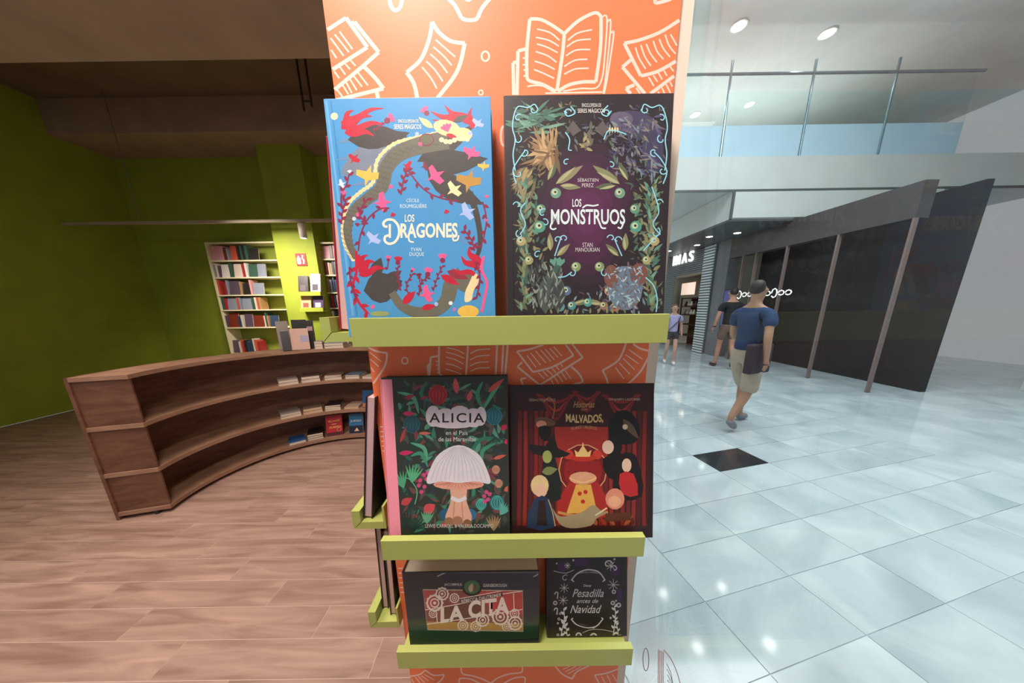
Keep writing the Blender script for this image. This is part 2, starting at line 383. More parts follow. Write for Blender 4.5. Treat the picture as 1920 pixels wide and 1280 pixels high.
strokes(690, 640, 3.491,
  [[(0, 40), (60, 65), (125, 75)], [(125, 75), (110, 160), (35, 275)], [(465, 20), (465, 190), (480, 220), (540, 240)], [(655, 20), (640, 245)], [(845, 20), (835, 232)], [(885, 20), (875, 240)], [(915, 20), (895, 245)], [(460, 95), (410, 103)], [(410, 103), (402, 240)], [(405, 150), (390, 155)], [(390, 155), (398, 240)], [(770, 238), (830, 228)],
   [(975, 65), (1060, 50), (1150, 20)], [(975, 65), (1080, 200)], [(1080, 200), (1210, 165), (1345, 90)], [(1345, 90), (1290, 15)], [(1010, 135), (978, 165)], [(978, 165), (1125, 285)], [(1125, 285), (1405, 105)], [(1405, 105), (1335, 15)], [(1330, 165), (1380, 210), (1408, 262)], [(1408, 262), (1290, 300)], [(1000, 245), (1035, 238)], [(1000, 245), (1020, 300)],
   [(1690, 10), (1640, 120), (1535, 190)], [(1535, 190), (1560, 240), (1575, 295)], [(1735, 15), (1780, 45), (1835, 60)], [(1832, 110), (1780, 200), (1690, 290)]],
  [[(10, 70), (85, 130)], [(15, 115), (70, 165)], [(20, 170), (40, 200)], [(515, 40), (580, 55), (630, 80)], [(512, 70), (570, 85), (630, 110)], [(512, 103), (570, 118), (625, 148)], [(510, 145), (560, 155), (615, 180)], [(508, 180), (560, 195), (612, 215)],
   [(670, 80), (720, 55), (800, 48)], [(670, 120), (720, 97), (798, 90)], [(668, 160), (720, 138), (788, 133)], [(670, 195), (720, 175), (797, 172)], [(445, 130), (462, 130)], [(445, 155), (462, 155)], [(450, 180), (465, 180)], [(450, 205), (467, 205)],
   [(1040, 90), (1100, 170)], [(1065, 75), (1130, 155)], [(1095, 60), (1165, 140)], [(1130, 55), (1195, 130)], [(1160, 50), (1220, 120)], [(1190, 45), (1245, 105)], [(1215, 35), (1270, 95)], [(1115, 205), (1155, 245)], [(1145, 195), (1180, 230)], [(1170, 185), (1210, 220)], [(1200, 170), (1230, 205)], [(1230, 160), (1250, 185)], [(1260, 145), (1275, 165)],
   [(1290, 190), (1330, 245)], [(1265, 200), (1300, 250)], [(1240, 215), (1275, 265)], [(1220, 230), (1250, 280)], [(1195, 245), (1220, 290)], [(1710, 55), (1795, 115)], [(1685, 85), (1770, 145)], [(1670, 110), (1745, 185)], [(1645, 140), (1715, 215)], [(1620, 170), (1675, 245)]], 3.6, 2.0)
strokes(740, 1230, 4.267,
  [[(120, 160), (200, 145), (245, 110)], [(245, 110), (310, 150), (395, 145)], [(395, 145), (380, 180), (330, 225)], [(535, 60), (540, 135), (620, 155), (700, 180), (770, 215)], [(770, 215), (830, 170), (920, 140), (1015, 125), (1020, 60)], [(520, 230), (520, 180), (600, 180), (700, 225)], [(860, 225), (950, 175), (1040, 170), (1035, 230)],
   [(1270, 60), (1340, 140), (1420, 180)], [(1420, 180), (1460, 120), (1560, 75)], [(1600, 150), (1690, 135), (1790, 100)], [(1600, 150), (1640, 225)]],
  [[(135, 180), (155, 215)], [(165, 165), (205, 215)], [(190, 160), (240, 210)], [(215, 155), (270, 195)], [(240, 145), (320, 190)], [(1400, 80), (1345, 105)], [(1450, 80), (1365, 122)], [(1490, 85), (1385, 140)], [(1655, 160), (1690, 222)], [(1700, 150), (1730, 215)], [(1740, 140), (1780, 205)]], 2.6, 1.6)
for y0_ in (800, 1065):                                   # text lines on the strip of panel left of the books
    for k in range(6): pa.line([(712 + (y0_ - 800) * .13 + k, y0_ + 9 * k), (721 + (y0_ - 800) * .13 + k, y0_ + 9 * k)], 2, PRINT, 0)
pa.build('panel_print', panel)

# ledges: tray, lip and back plate each
def ledge(axis, z0, z1, label):
    e = empty('ledge'); e.parent = pil; e.location = (0, -.18, 0); e['label'] = label
    if axis == 'front':
        xa, xb = -.281, .275
        box('tray', (xa, -.097, z0), (xb, 0, z0 + .012), LIME, e, .0008)
        box('lip', (xa, -.113, z0), (xb, -.0975, z1), LIME, e, .0008)
    else:
        xa, xb = -.392, PX0; ya, yb = -.022, .33
        xm = xa + .02; c = z0 + .02
        lip = MB(); t = MB()
        lip.add([(xa, ya, z0), (xm, ya, c), (xm, ya, z1), (xa, ya, z1), (xa, yb, z0), (xm, yb, c), (xm, yb, z1), (xa, yb, z1)],
                [(0, 1, 2, 3), (7, 6, 5, 4), (0, 4, 5, 1), (1, 5, 6, 2), (2, 6, 7, 3), (3, 7, 4, 0)], LIME)
        g = .0012
        t.add([(xa + g * 1.5, ya, z0), (xb - .006, ya, z0), (xb - .006, ya, c), (xm + g, ya, c - g), (xa + g * 1.5, yb, z0), (xb - .006, yb, z0), (xb - .006, yb, c), (xm + g, yb, c - g)],
              [(0, 1, 2, 3), (7, 6, 5, 4), (0, 4, 5, 1), (1, 5, 6, 2), (2, 6, 7, 3), (3, 7, 4, 0)], LIME)
        lip.build('lip', e); t.build('tray', e)
        box('back_plate', (xb - .0055, ya, z0), (xb - .0002, yb, z1 + .012), LIME, e)
ZS = ((1.434, 1.4845), (.977, 1.0265), (.664, .7165))
for (a, b), nm in zip(ZS, ('topmost', 'middle', 'lowest')):
    ledge('front', a, b, f'{nm} lime ledge across the printed front of the pillar')
    ledge('side', a, b, f'{nm} lime ledge on the side of the pillar towards the curved bookcase')

# ------------------------------------------------------------------ shop window beside the pillar
GX = .3235
GLASS = glass_mat('shop_window_glass')
win = struct(box('window_1', (GX, -3, 0), (GX + .01, .34, 2.9), GLASS))
va = Art(lambda x, y: (lambda p: (p.y, p.z))(onX(x, y, GX)), lambda a, b, c: (GX - c, a, b))
VG = mat('8b8f98', .6); VP = mat('b7929a', .6)
va.line([(1211 + 5.5 * math.cos(i * .5236) + .1 * math.sin(i * .5236) * 22 * .1, 1236 + 21 * math.sin(i * .5236)) for i in range(12)], 1.6, VG, 3, True)
for dx in (0, 3, 6, 9): va.line([(1234.5 + dx, 1217 + dx * .5), (1234 + dx, 1320)], 1.6, VP, 0)
va.line([(1244, 1218), (1258, 1235), (1270, 1262), (1280, 1300)], 1.6, VP)
for k in range(5): va.line([(1250 + k * .5, 1244 + 10 * k), (1258 + k, 1262 + 10 * k), (1262 + k, 1285 + 10 * k)], 1.2, VG)
va.build('vinyl_drawing', win)
struct(box('trim_2', (GX - .005, -3, 2.9), (.42, .34, 3.1), WHITE))
struct(box('wall_front', (.34, -3, 3.1), (.42, .36, 4.6), WHITE))

# ------------------------------------------------------------------ setting: mall
def mall_floor_mat():
    m = wood_mat('mall_marble', 'a9b8c0', 'd3dfe4', .08, None, (1.1, 1.1, 1)); return m
MARBLE = mall_floor_mat()
pa_, pb_, pc_ = onZ(1240, 1037), onZ(1322, 1128), onZ(1391, 1011)
e1 = (pa_ - pb_); TL = e1.length; e1.normalize(); e2 = Vector((e1.y, -e1.x, 0)); TW = (pc_ - pa_).dot(e2)
ang = math.atan2(e2.y, e2.x)
mf = MB().box((.325, -3.5, -.12), (12, 14, -.004), wood_mat('mall_marble_far', 'a9b8c0', 'd3dfe4', .08, None, (1.1, 1.1, 1))).build('floor_mall'); struct(mf)
def tile(i, j, m=MARBLE):
    g = .0022
    o = MB().box((g, g, -.004), (TW - g, TL - g, 0), m).build('tile', mf)
    o.location = pa_ + e2 * (TW * i) + e1 * (TL * j); o.location.z = 0; o.rotation_euler.z = ang
DARK = mat('30363b', .12, .1, 5); GREYB = mat('8f9a9e', .1, .1, 3)
for i in range(-2, 9):
    for j in range(-9, 14):
        c = pa_ + e2 * (TW * (i + .5)) + e1 * (TL * (j + .5))
        cs = [pa_ + e2 * (TW * (i + a)) + e1 * (TL * (j + b)) for a in (0, 1) for b in (0, 1)]
        if min(p.x for p in cs) < .335 or c.x > 4.3 or c.y > 5.2 or c.y < -1.0: continue
        dm = (onZ(1350, 864) - c)
        m = MARBLE
        if abs(dm.dot(e2)) < TW * .5 and abs(dm.dot(e1)) < TL * .5: m = DARK
        else: m = MARBLE
        tile(i, j, m)
MW = mat('cfd4d2', .6, .03, 2); PALE = mat('b9d6e6', .5, .03, 2); GREYW = mat('74767c', .55, .06, 3); DKST = mat('33302f', .5, .1, 4); GROOVE = mat('565c5c', .6)
FX = 6.0
struct(box('ceiling_mall', (.46, -3.5, 6.25), (12, 14, 6.4), mat('d6d6d0', .8, .05, 1.5)))
br = struct(box('gallery_slab', (.46, 6.0, 3.80), (12, 13.5, 4.40), MW))
MB().box((.46, 5.985, 3.755), (12, 6.0, 3.80), GROOVE).build('shadow_gap', br)
bulk = struct(box('bulkhead', (4.65, 6.0, 3.24), (6.02, 13.5, 3.795), MW))
struct(box('bulkhead_front', (4.69, 5.97, 3.26), (9.0, 5.995, 3.75), MW))
MB().box((4.64, 5.975, 3.24), (4.69, 6.0, 3.755), GROOVE).build('shadow_gap', bulk)
struct(box('soffit', (4.66, 6.0, 3.20), (FX, 13.5, 3.24), mat('55595c', .5, .05, 2)))
struct(box('wall_mall_side', (8.6, -3.5, 0), (8.8, 4.0, 6.25), MW))
struct(box('wall_end', (.46, 13.5, 0), (12, 13.7, 6.25), MW))
struct(box('wall_gallery', (.46, 9.5, 4.4), (12, 9.6, 6.25), mat('b4b2ab', .7, .05, 1)))
# upper balustrade
bal = empty('glass_balustrade', (4.3, 6.03, 4.4)); tag(bal, 'glass balustrade with steel rail on the upper gallery of the mall', 'balustrade')
ST = mat('8fa6ae', .25, .05, 10, metal=.8)
for k in range(-2, 3):
    x = k * 1.6
    MB().box((x + .03, -.006, .55), (x + 1.57, .006, 1.38), glass_mat('rail_glass', (.93, .97, .97, 1))).build('glass_pane', bal)
    MB().box((x + .03, -.006, .0), (x + 1.57, .006, .55), PALE).build('frosted_panel', bal)
    MB().tube([(x, 0, 0), (x, 0, 1.62)], .022, ST).build('post', bal)
MB().tube([(-3.3, 0, 1.40), (4.9, 0, 1.40)], .025, ST).build('rail', bal)
# far shopfront
sf = empty('shopfront', (FX, 9.6, 0)); tag(sf, 'grey slatted shopfront across the mall with a wide doorway', 'shopfront')
def sfb(name, a, b, m, par=None, bevel=0): 
    o = MB().box((a[0] - FX, a[1] - 9.6, a[2]), (b[0] - FX, b[1] - 9.6, b[2]), m).build(name, par or sf, bevel); return o
SLD = mat('5d6468', .5, .05, 4); SLL = mat('dde4e8', .45, .03, 6)
fas = sfb('fascia', (FX, 8.7, 2.5), (FX + .25, 13.4, 3.2), SLD)
for k in range(11): sfb('slat', (FX - .02, 8.7, 2.52 + k * .062), (FX, 13.4, 2.55 + k * .062), mat('8d9498', .5), fas)
left = sfb('side_pier', (FX, 10.25, 0), (FX + .25, 13.4, 2.5), SLD)
for k in range(40): sfb('slat', (FX - .02, 10.28, .03 + k * .062), (FX, 11.3, .062 + k * .062), mat('8d9498', .5), left)
sfb('door_frame', (FX, 10.2, 0), (FX + .1, 10.25, 2.5), mat('7d8568', .5)); sfb('door_frame', (FX, 8.7, 2.42), (FX + .1, 10.2, 2.5), mat('9d9584', .5))
col = empty('slatted_column', (FX - .06, 8.42, 0)); tag(col, 'tall column clad with white horizontal slats beside the far doorway', 'column')
MB().box((0, -.22, 0), (.3, .28, 3.2), SLD).build('core', col)
for k in range(40): MB().box((-.03, -.22, .02 + k * .0795), (0, .24, .065 + k * .0795), SLL).build('slat', col)
sign = empty('shop_sign', (FX - .03, 10.44, 2.88)); tag(sign, 'lit white letters IMAS on the grey slatted fascia across the mall', 'sign')
for k, ch in enumerate('IMAS'):
    me = text_mesh(ch, .012, 0, .06)
    xs = [v.co.x for v in me.vertices]; ys = [v.co.y for v in me.vertices]; a, b = min(xs), max(xs); hh = max(ys)
    wd = (.06, .27, .28, .23)[k]; st = (0, .16, .55, .95)[k]
    for v in me.vertices: v.co = (-v.co.z * .4 - .02, -(st + (v.co.x - a) / (b - a) * wd), v.co.y / hh * .33)
    me.materials.clear(); me.materials.append(mat('ffffff', .4, 0, emit=1.1))
    o = bpy.data.objects.new('letter', me); COL.objects.link(o); o.parent = sign
# shop interior behind the doorway
struct(box('wall_store', (9.2, 8.3, 0), (9.4, 13.4, 3.2), mat('6d6a58', .7, .1, 2)))
struct(box('wall_store_side', (6.05, 8.25, 0), (9.2, 8.35, 3.2), mat('8b8672', .7, .1, 2)))
struct(box('ceiling_store', (6.25, 8.35, 3.0), (9.2, 13.4, 3.2), mat('c2b39c', .7, .05, 2)))
scr = empty('lit_screen', (6.5, 10.25, 1.8)); tag(scr, 'glowing pale pink poster light box inside the far shop', 'light box')
MB().box((0, -.45, 0), (.06, .45, .5), mat('a98f7c', .5)).build('frame', scr)
MB().box((-.01, -.41, .04), (0, .41, .46), mat('ffe0cf', .5, emit=.9)).build('panel', scr)
rack = empty('display_rack', (6.75, 10.1, 0)); tag(rack, 'dark display rack of small pale goods inside the far shop', 'rack')
for z in (.35, .75, 1.1, 1.4, 1.7): box('shelf', (-.2, -.6, z), (.2, .6, z + .03), DKST, rack)
for y in (-.58, .58): box('upright', (-.2, y - .02, 0), (-.16, y + .02, 1.75), DKST, rack)
box('back', (.2, -.6, 0), (.23, .6, 1.75), mat('2c3128', .6), rack)
for z in (1.13, 1.43):
    for k in range(6):
        o = MB().lathe([(.05, 0), (.07, .06), (.03, .13), (.035, .18)], (0, 0, 0), mat(random.choice(['f2efe6', 'd7d2c2', 'c8b48e', '4a4a44']), .3), 10).build('jar', rack, smooth=True)
        o.location = (-.08, -.5 + k * .19 + random.uniform(-.03, .03), z)
# grey wall and dark shop to its right
struct(box('wall_mall', (FX, 7.7, 0), (FX + .3, 8.19, 3.2), GREYW))
ds = empty('dark_shopfront', (FX, 6.9, 0)); tag(ds, 'dark unlit shopfront with mullions and a violet poster next to the slatted column', 'shopfront')
MB().box((.9, -2.9, 0), (1.0, .8, 3.2), mat('2a2425', .6, .1, 2)).build('back_panel', ds)
MB().box((.0, -2.9, 2.7), (.2, .8, 3.2), mat('4a4443', .5)).build('header', ds)
for y in (-2.9, -1.9, -.9, -.1, .3): MB().box((0, y, 0), (.06, y + .03, 2.7), mat('7c6b66', .4)).build('mullion', ds)
MB().box((-.02, .45, .9), (0, .75, 1.85), mat('6f6aa8', .5)).build('poster', ds)
nm = MB()
for k in range(9):
    y = .2 - k * .17
    nm.tube([(-.03, y + .07 * math.cos(t * .8), 1.72 + (.05 + .05 * (k % 3 == 0)) * math.sin(t * .8)) for t in range(8)], .012, mat('f4f4ee', .4, emit=.8), 6)
nm.build('script_sign', ds)
for (x, y) in ((5.15, 7.35), (5.6, 7.0), (5.15, 9.3), (5.5, 8.4)):
    d = empty('downlight', (x, y, 3.2)); tag(d, 'round recessed downlight in the dark soffit above the far shops', 'downlight', 'downlights in the dark soffit')
    MB().lathe([(.09, -.012), (.09, 0)], (0, 0, 0), mat('d8d8d4', .4), 16).build('rim', d); MB().lathe([(.07, -.016), (.07, -.012)], (0, 0, 0), mat('fffdf4', .4, 0, emit=14), 16).build('lens', d)
lights = [(4.07, 5.63), (5.8, 5.80), (4.2, 4.35), (4.8, 8.02), (2.4, 5.5), (2.5, 4.2), (5.9, 4.4)]
for (x, y) in lights:
    d = empty('ceiling_downlight', (x, y, 6.25)); tag(d, 'round white downlight in the high mall ceiling', 'downlight', 'downlights in the high mall ceiling')
    MB().lathe([(.13, -.02), (.13, 0)], (0, 0, 0), mat('e8e8e4', .4), 16).build('rim', d); MB().lathe([(.10, -.025), (.10, -.02)], (0, 0, 0), mat('fffdf4', .4, 0, emit=30), 16).build('lens', d)

# ------------------------------------------------------------------ books
PAGES = mat('e9dccb', .75, .06, 1.0, stretch=(1, 260, 260))
def make_book(name, W, H, T, col, spine=None, pages=None, board=.0025, over=.003, col_back=None, rough=.38, simple=False):
    """standing book: front face in the plane y = 0, spine at the left, base at z = 0, origin at the middle of the base"""
    e = empty(name); c = mat(col, rough, .03, 20); cs = mat(spine or col, rough, .03, 20); cb = mat(col_back or col, rough, .03, 20)
    h = W / 2
    if simple:
        m = MB().box((-h, 0, 0), (h, board, H), c).box((-h, T - board, 0), (h, T, H), cb).box((-h, board, 0), (-h + board, T - board, H), cs)
        m.build('cover', e)
    else:
        box('front_cover', (-h + .002, 0, 0), (h, board, H), c, e, .0006)
        box('back_cover', (-h + .002, T - board, 0), (h, T, H), cb, e, .0006)
        box('spine', (-h, .0006, 0), (-h + board, T - .0006, H), cs, e, .0006)
    box('page_block', (-h + board + .0002, board + .0001, over), (h - over, T - board - .0001, H - over), pages or PAGES, e)
    return e
def place_leaning(e, x, yb, tray, lean, T, lim=None):
    e.location = (x, yb, tray + T * math.sin(lean) + .0003); e.rotation_euler = (-lean, 0, 0)
    Mx = Matrix.Translation(e.location) @ Matrix.Rotation(-lean, 4, 'X'); inv = Mx.inverted()
    o = Vector(e.location); n = Mx.to_3x3() @ Vector((0, -1, 0))
    def px(x, y):
        q = inv @ hit(x, y, o, n); return (q.x, q.z)
    A_ = Art(px, lambda a, b, c: (a, -c, b))
    fc = next(c for c in e.children if c.name.startswith('front_cover')).data.vertices
    A_.lim = (max(v.co.x for v in fc) - .003, max(v.co.z for v in fc) - .003)
    return A_
rnd = random.Random(3)

# --- blue book on the topmost ledge
T = .032
bk = make_book('hardcover_book', .280, .396, T, '4f97cf', spine='5aa0d6')
tag(bk, 'large blue hardcover with red plants, birds and a grey scaly garland on its cover', 'book')
A = place_leaning(bk, -.1695, -.070, 1.446, R(3.6), T)
A.line([(620, 188), (669, 592)], 3, '3f83bd', 0); A.line([(611, 188), (662, 592)], 5, '69abdc', 0)
for y, x0, x1 in ((268, 632, 672), (300, 630, 700), (330, 640, 690), (348, 655, 735)): A.line([(x0, y), ((x0 + x1) / 2, y - 5), (x1, y + 2)], 7, '6d8fb8', taper=lambda q: math.sin(math.pi * q) + .1)
A.poly([(640, 325), (660, 288), (690, 268), (735, 270), (745, 300), (720, 322), (680, 328)], '7d8698', 4)
BLK = '4b4443'; GRY = '6f6a5e'; RED = 'c4213a'; MAR = '8c2a4a'; PNK = 'f25c93'; CRM = 'f3d59c'; YEL = 'f0bd55'; LIL = 'aebfee'
# dark leaves at the top and right (a plain stand-in for the cover picture)
A.leaf(652, 262, .15, 112, 46, BLK, -.2); A.leaf(700, 262, .05, 70, 26, BLK, .3)
A.leaf(782, 303, .45, 130, 34, BLK, .25); A.leaf(790, 300, -.15, 125, 46, BLK, .35); A.leaf(800, 310, -.85, 130, 46, BLK, .5)
A.line([(880, 360), (893, 400), (900, 440), (898, 470), (888, 490)], 13, BLK, taper=lambda q: 1 - .5 * q)
# scaly garland
path = [(840, 262), (790, 272), (748, 288), (724, 316), (716, 350), (690, 372), (664, 394), (652, 424), (655, 456), (668, 484)]
edge = [(818, 250), (780, 258), (738, 270), (708, 300), (700, 340), (676, 360), (652, 384), (643, 424), (647, 458), (662, 486)]
for p in smooth_path([Vector(q) for q in edge], 4): A.disc(p.x, p.y, 4.2, 'f4dfae', n=8)
A.line(edge, 6, CRM); A.line(path, 34, GRY, taper=lambda q: 1.05 - .72 * q)
for i, p in enumerate(smooth_path([Vector(q) for q in path], 7)):
    if i % 2 == 0:
        for k in (-8, -1, 6): A.line([(p.x + k - 3, p.y - 2 + (k + 8) * .3), (p.x + k, p.y + 2 + (k + 8) * .3), (p.x + k + 3, p.y - 2 + (k + 8) * .3)], .9, '57554c', 2)
# flames / coral at the corners
for (x, y, a, L, W_) in ((640, 232, .9, 34, 9), (640, 236, .35, 60, 12), (650, 240, .12, 72, 10), (648, 245, -.15, 55, 10), (652, 222, .3, 70, 8)): A.flame(x, y, a, L, W_, RED)
for (x, y, a, L, W_) in ((884, 230, 2.6, 60, 10), (884, 226, 2.95, 78, 11), (884, 236, 2.3, 28, 9), (880, 222, 3.2, 70, 8), (884, 240, 1.6, 38, 8)): A.flame(x, y, a, L, W_, RED)
A.flower(726, 226, .6, 16, PNK, MAR); A.flower(800, 212, 2.2, 14, PNK, MAR); A.sprig([(700, 245), (715, 235), (728, 222)], MAR, 2, 6, 3)
# cream blossom
A.disc(838, 240, 26, CRM, 15, ang=.25); A.disc(866, 252, 20, CRM, 13); A.leaf(812, 240, 2.5, 34, 12, CRM); A.disc(800, 262, 14, '8c2a4a', 12); A.disc(800, 262, 12, '6c6a52', 10)
A.flower(840, 248, 1.9, 18, PNK); A.leaf(836, 252, -.3, 24, 9, RED); A.leaf(850, 228, .4, 30, 12, '5a5550')
for k in range(7): A.disc(828 + k * 8, 262 + 4 * math.sin(k), 5, 'f4dfae', n=8)
A.disc(627, 218, 7, 'f4e2b4', n=9)
# birds
for (x, y, a, L, c) in ((664, 298, .9, 22, RED), (690, 330, 1.3, 40, YEL), (716, 380, .1, 34, PNK), (764, 312, -.5, 20, RED), (816, 330, .5, 36, PNK), (884, 287, 1.1, 30, PNK), (851, 356, .6, 30, 'f3dfae'), (797, 312, .2, 16, MAR), (880, 340, 1.3, 44, 'c08e42'), (907, 312, 1.4, 20, YEL), (875, 398, .4, 32, LIL), (896, 232, .9, 22, LIL), (700, 448, .8, 28, LIL), (868, 450, .2, 18, '5f8fc4'), (640, 345, .3, 16, 'd7e2f2')): A.bird(x, y, a, L, c)
for (x, y, c) in ((788, 270, PNK), (733, 350, PNK), (671, 402, PNK), (664, 410, 'cdd6e4'), (782, 251, LIL), (881, 250, LIL)): A.disc(x, y, 4, c, n=7)
# stems
for pts in ([(641, 392), (640, 365), (650, 345), (655, 325)], [(640, 420), (643, 395), (650, 372)], [(752, 365), (756, 340), (764, 318)], [(764, 318), (785, 345), (805, 362), (830, 372), (860, 378)], [(730, 390), (712, 392), (690, 410), (676, 440), (672, 470)], [(690, 420), (674, 400), (690, 372)], [(905, 378), (912, 410), (908, 440), (900, 465)], [(890, 470), (884, 450), (870, 430)]):
    A.sprig(pts, MAR, 2.8, 12, 6)
for (x, y, a, r, c) in ((644, 366, 1.5, 9, PNK), (656, 325, 1.7, 7, 'dfe6f2'), (912, 372, 1.5, 7, PNK), (911, 416, 1.5, 6, PNK), (735, 398, -1.2, 9, RED), (836, 392, -1.3, 9, RED), (670, 425, 1.5, 8, MAR)): A.flower(x, y, a, r, c)
# lower border
A.leaf(682, 545, .15, 75, 58, BLK, .2); A.leaf(700, 520, 1.2, 40, 24, BLK); A.leaf(720, 530, .6, 40, 20, BLK)
A.line([(735, 548), (752, 572), (780, 585), (815, 582), (838, 562), (846, 534), (868, 514)], 20, GRY, taper=lambda q: .7 + .9 * q)
A.disc(876, 528, 22, GRY, 20); A.leaf(838, 508, -.35, 44, 16, '9a3040'); A.leaf(826, 515, -.5, 40, 14, RED)
A.poly([(888, 513), (896, 516), (897, 530), (888, 545), (884, 562), (872, 566), (872, 548), (880, 530)], 'f1d7a8', 3)
A.disc(878, 584, 20, YEL, 12); A.disc(712, 588, 18, '9aa36a', 5)
for (x, y, a, L, W_) in ((672, 505, .5, 34, 11), (674, 512, .2, 50, 10), (670, 500, .9, 30, 9), (668, 498, 1.3, 22, 8), (896, 505, 2.5, 40, 10), (898, 498, 2.1, 40, 11), (890, 515, 2.9, 44, 8)): A.flame(x, y, a, L, W_, RED)
A.sprig([(668, 470), (668, 510), (662, 535), (672, 565), (690, 588)], RED, 5, 16, 7, .14); A.sprig([(655, 500), (658, 530), (668, 560)], MAR, 3, 9, 5)
A.sprig([(890, 490), (900, 520), (893, 560)], MAR, 3, 10, 5); A.line([(907, 480), (903, 505), (913, 530), (908, 560), (903, 585)], 5, PNK)
for pts, f in (([(752, 545), (746, 520), (746, 500)], (746, 492, 1.5, 13, RED)), ([(770, 560), (762, 535), (775, 512)], (772, 508, .9, 7, PNK)), ([(785, 555), (790, 530), (802, 520)], (802, 514, 1.4, 14, PNK)), ([(812, 545), (820, 520), (830, 498)], (830, 488, 1.6, 14, PNK)), ([(790, 545), (786, 520)], (786, 520, 1.7, 9, '7a2440')), ([(726, 505), (728, 490)], (728, 487, 1.5, 9, PNK))):
    A.sprig(pts, MAR, 2.2, 7, 4); A.flower(*f, MAR)
A.leaf(755, 570, .8, 34, 15, RED); A.leaf(790, 578, .2, 28, 12, RED); A.bird(800, 552, .2, 30, PNK)
for (x, y, c) in ((699, 575, PNK), (818, 570, LIL), (845, 568, 'e6ecf4'), (852, 580, 'b57bd0')): A.disc(x, y, 4, c, n=7)
A.build('cover_print', bk)
TC = 'f6e6cf'
lettering(A, bk, 'ENCICLOPEDIA DE', 747, 224, 785, 230, TC, .01); lettering(A, bk, 'SERES MÁGICOS', 739, 231, 790, 242, TC, .012)
lettering(A, bk, 'CÉCILE', 762, 371, 786, 379, 'dfeaf2'); lettering(A, bk, 'ROUMIGUIÈRE', 750, 381, 800, 390, 'dfeaf2')
lettering(A, bk, 'LOS', 759, 402, 777, 416, TC, .02, name='title_lettering'); lettering(A, bk, 'RAGONES', 751, 418, 858, 446, TC, .03, name='title_lettering', slope=-1)
flourish(A, bk, .0045, TC, ([(727, 425), (721, 424), (719, 418), (726, 412), (738, 413), (747, 424), (748, 440), (741, 453), (730, 457), (722, 452), (722, 444), (729, 441)], 4.6), ([(731, 420), (731, 433), (731, 446)], 4.2), ([(849, 444), (851, 451), (858, 449), (860, 441)], 3), ([(766, 444), (768, 452), (776, 454)], 3))
lettering(A, bk, 'YVAN', 770, 464, 790, 471, 'dfeaf2'); lettering(A, bk, 'DUQUE', 768, 473, 795, 481, 'dfeaf2')

# --- dark book beside it
T = .032
bk = make_book('hardcover_book', .290, .402, T, '2b2227', spine='3a3033')
tag(bk, 'large near-black hardcover with plum centre, leafy border and pale blue thorny curls', 'book')
A = place_leaning(bk, .137, -.082, 1.446, R(6.4), T)
A.line([(958, 178), (964, 588)], 2.5, '1c161a', 0)
for r, c in ((1.0, '33202e'), (.86, '3d2136'), (.7, '47213e'), (.5, '522447'), (.3, '5a264e')): A.poly([(1102 + 100 * r * math.cos(t) * (1 if math.sin(t) < 0 else .8), 400 + 135 * r * math.sin(t)) for t in [k * .3142 for k in range(20)]], c)
OLV = ['6c7050', '556046', '7d7f5c', '5f6f5a', '878062']; TEAL = ['466f60', '5f8a78', '3d5d54', '6f9582']
CY = '8cc9dc'
ZONE = {'tl': ['5a5a44', '4d6a5c', '7a6248', '3f4f46', '8a7250', '3a3a36'], 'tr': ['48425e', '565a68', '6b6660', '3a3650', '5f6e70', '40384a'], 'bl': ['4a524c', '5d6e62', '3a3e3c', '6f7a66', '2f3634'], 'br': ['6a7d90', '5a4a4c', '7a5448', '4a5660', '8496a4'], 'side': ['5f6a4c', '4a5a44', '6f7658', '3f5a50', '7c7a58', '54503c']}
for k in range(900):
    x, y = rnd.uniform(968, 1243), rnd.uniform(196, 584)
    if ((x - 1102) / 92) ** 2 + ((y - 402) / (135 if y < 402 else 150)) ** 2 < 1 or (y < 222 and 1075 < x < 1142): continue
    zn = ('tl' if x < 1075 else 'tr') if y < 330 else (('bl' if x < 1075 else 'br') if y > 490 and 985 < x < 1212 else 'side')
    A.leaf(x, y, rnd.uniform(0, 6.28), rnd.uniform(6, 17), rnd.uniform(2, 4.5), rnd.choice(ZONE[zn]), rnd.uniform(-.6, .6))
# loose plumes and humps in the top corners
for k in range(34): A.leaf(rnd.uniform(975, 1040), rnd.uniform(205, 250), rnd.uniform(-.3, .9) + (0 if k % 2 else 2.6), rnd.uniform(18, 46), rnd.uniform(4, 9), rnd.choice(TEAL))
for k in range(60): A.leaf(1030 + rnd.uniform(-14, 14), 285 + rnd.uniform(-12, 12), rnd.uniform(1.2, 5.2), rnd.uniform(22, 50), rnd.uniform(4, 8), rnd.choice(['8c6b4a', 'a98560', '6f553e', 'b79a70', '957a58']))
for k in range(26): A.leaf(975 + rnd.uniform(-5, 35), 325 + rnd.uniform(-14, 20), rnd.uniform(3.5, 4.6), rnd.uniform(20, 42), rnd.uniform(4, 8), rnd.choice(['8c7a55', '6a6148', 'a08d62']))
A.disc(1195, 235, 44, '413a56', 26, ang=.3); A.disc(1224, 280, 20, '3d3754', 48); A.disc(1165, 224, 22, '5c526c', 15)
for k in range(150): A.leaf(1178 + rnd.uniform(-40, 52), 255 + rnd.uniform(-38, 70), rnd.uniform(-1.8, .2), rnd.uniform(10, 26), rnd.uniform(2, 5), rnd.choice(['524b6e', '62606e', '71838a', '463f60', '7d746c', '53644f', '37324a']))
for k in range(12): A.leaf(1133 + 5 * k, 238, -1.57, 12, 4, 'c9b894' if k < 6 else '55506a')
for k in range(16): A.leaf(1103 + rnd.uniform(-5, 5), 250 + rnd.uniform(-8, 34), rnd.uniform(0, 6.28), rnd.uniform(10, 22), 6, rnd.choice(['7e7560', '9a8d62', '5f5a52']))
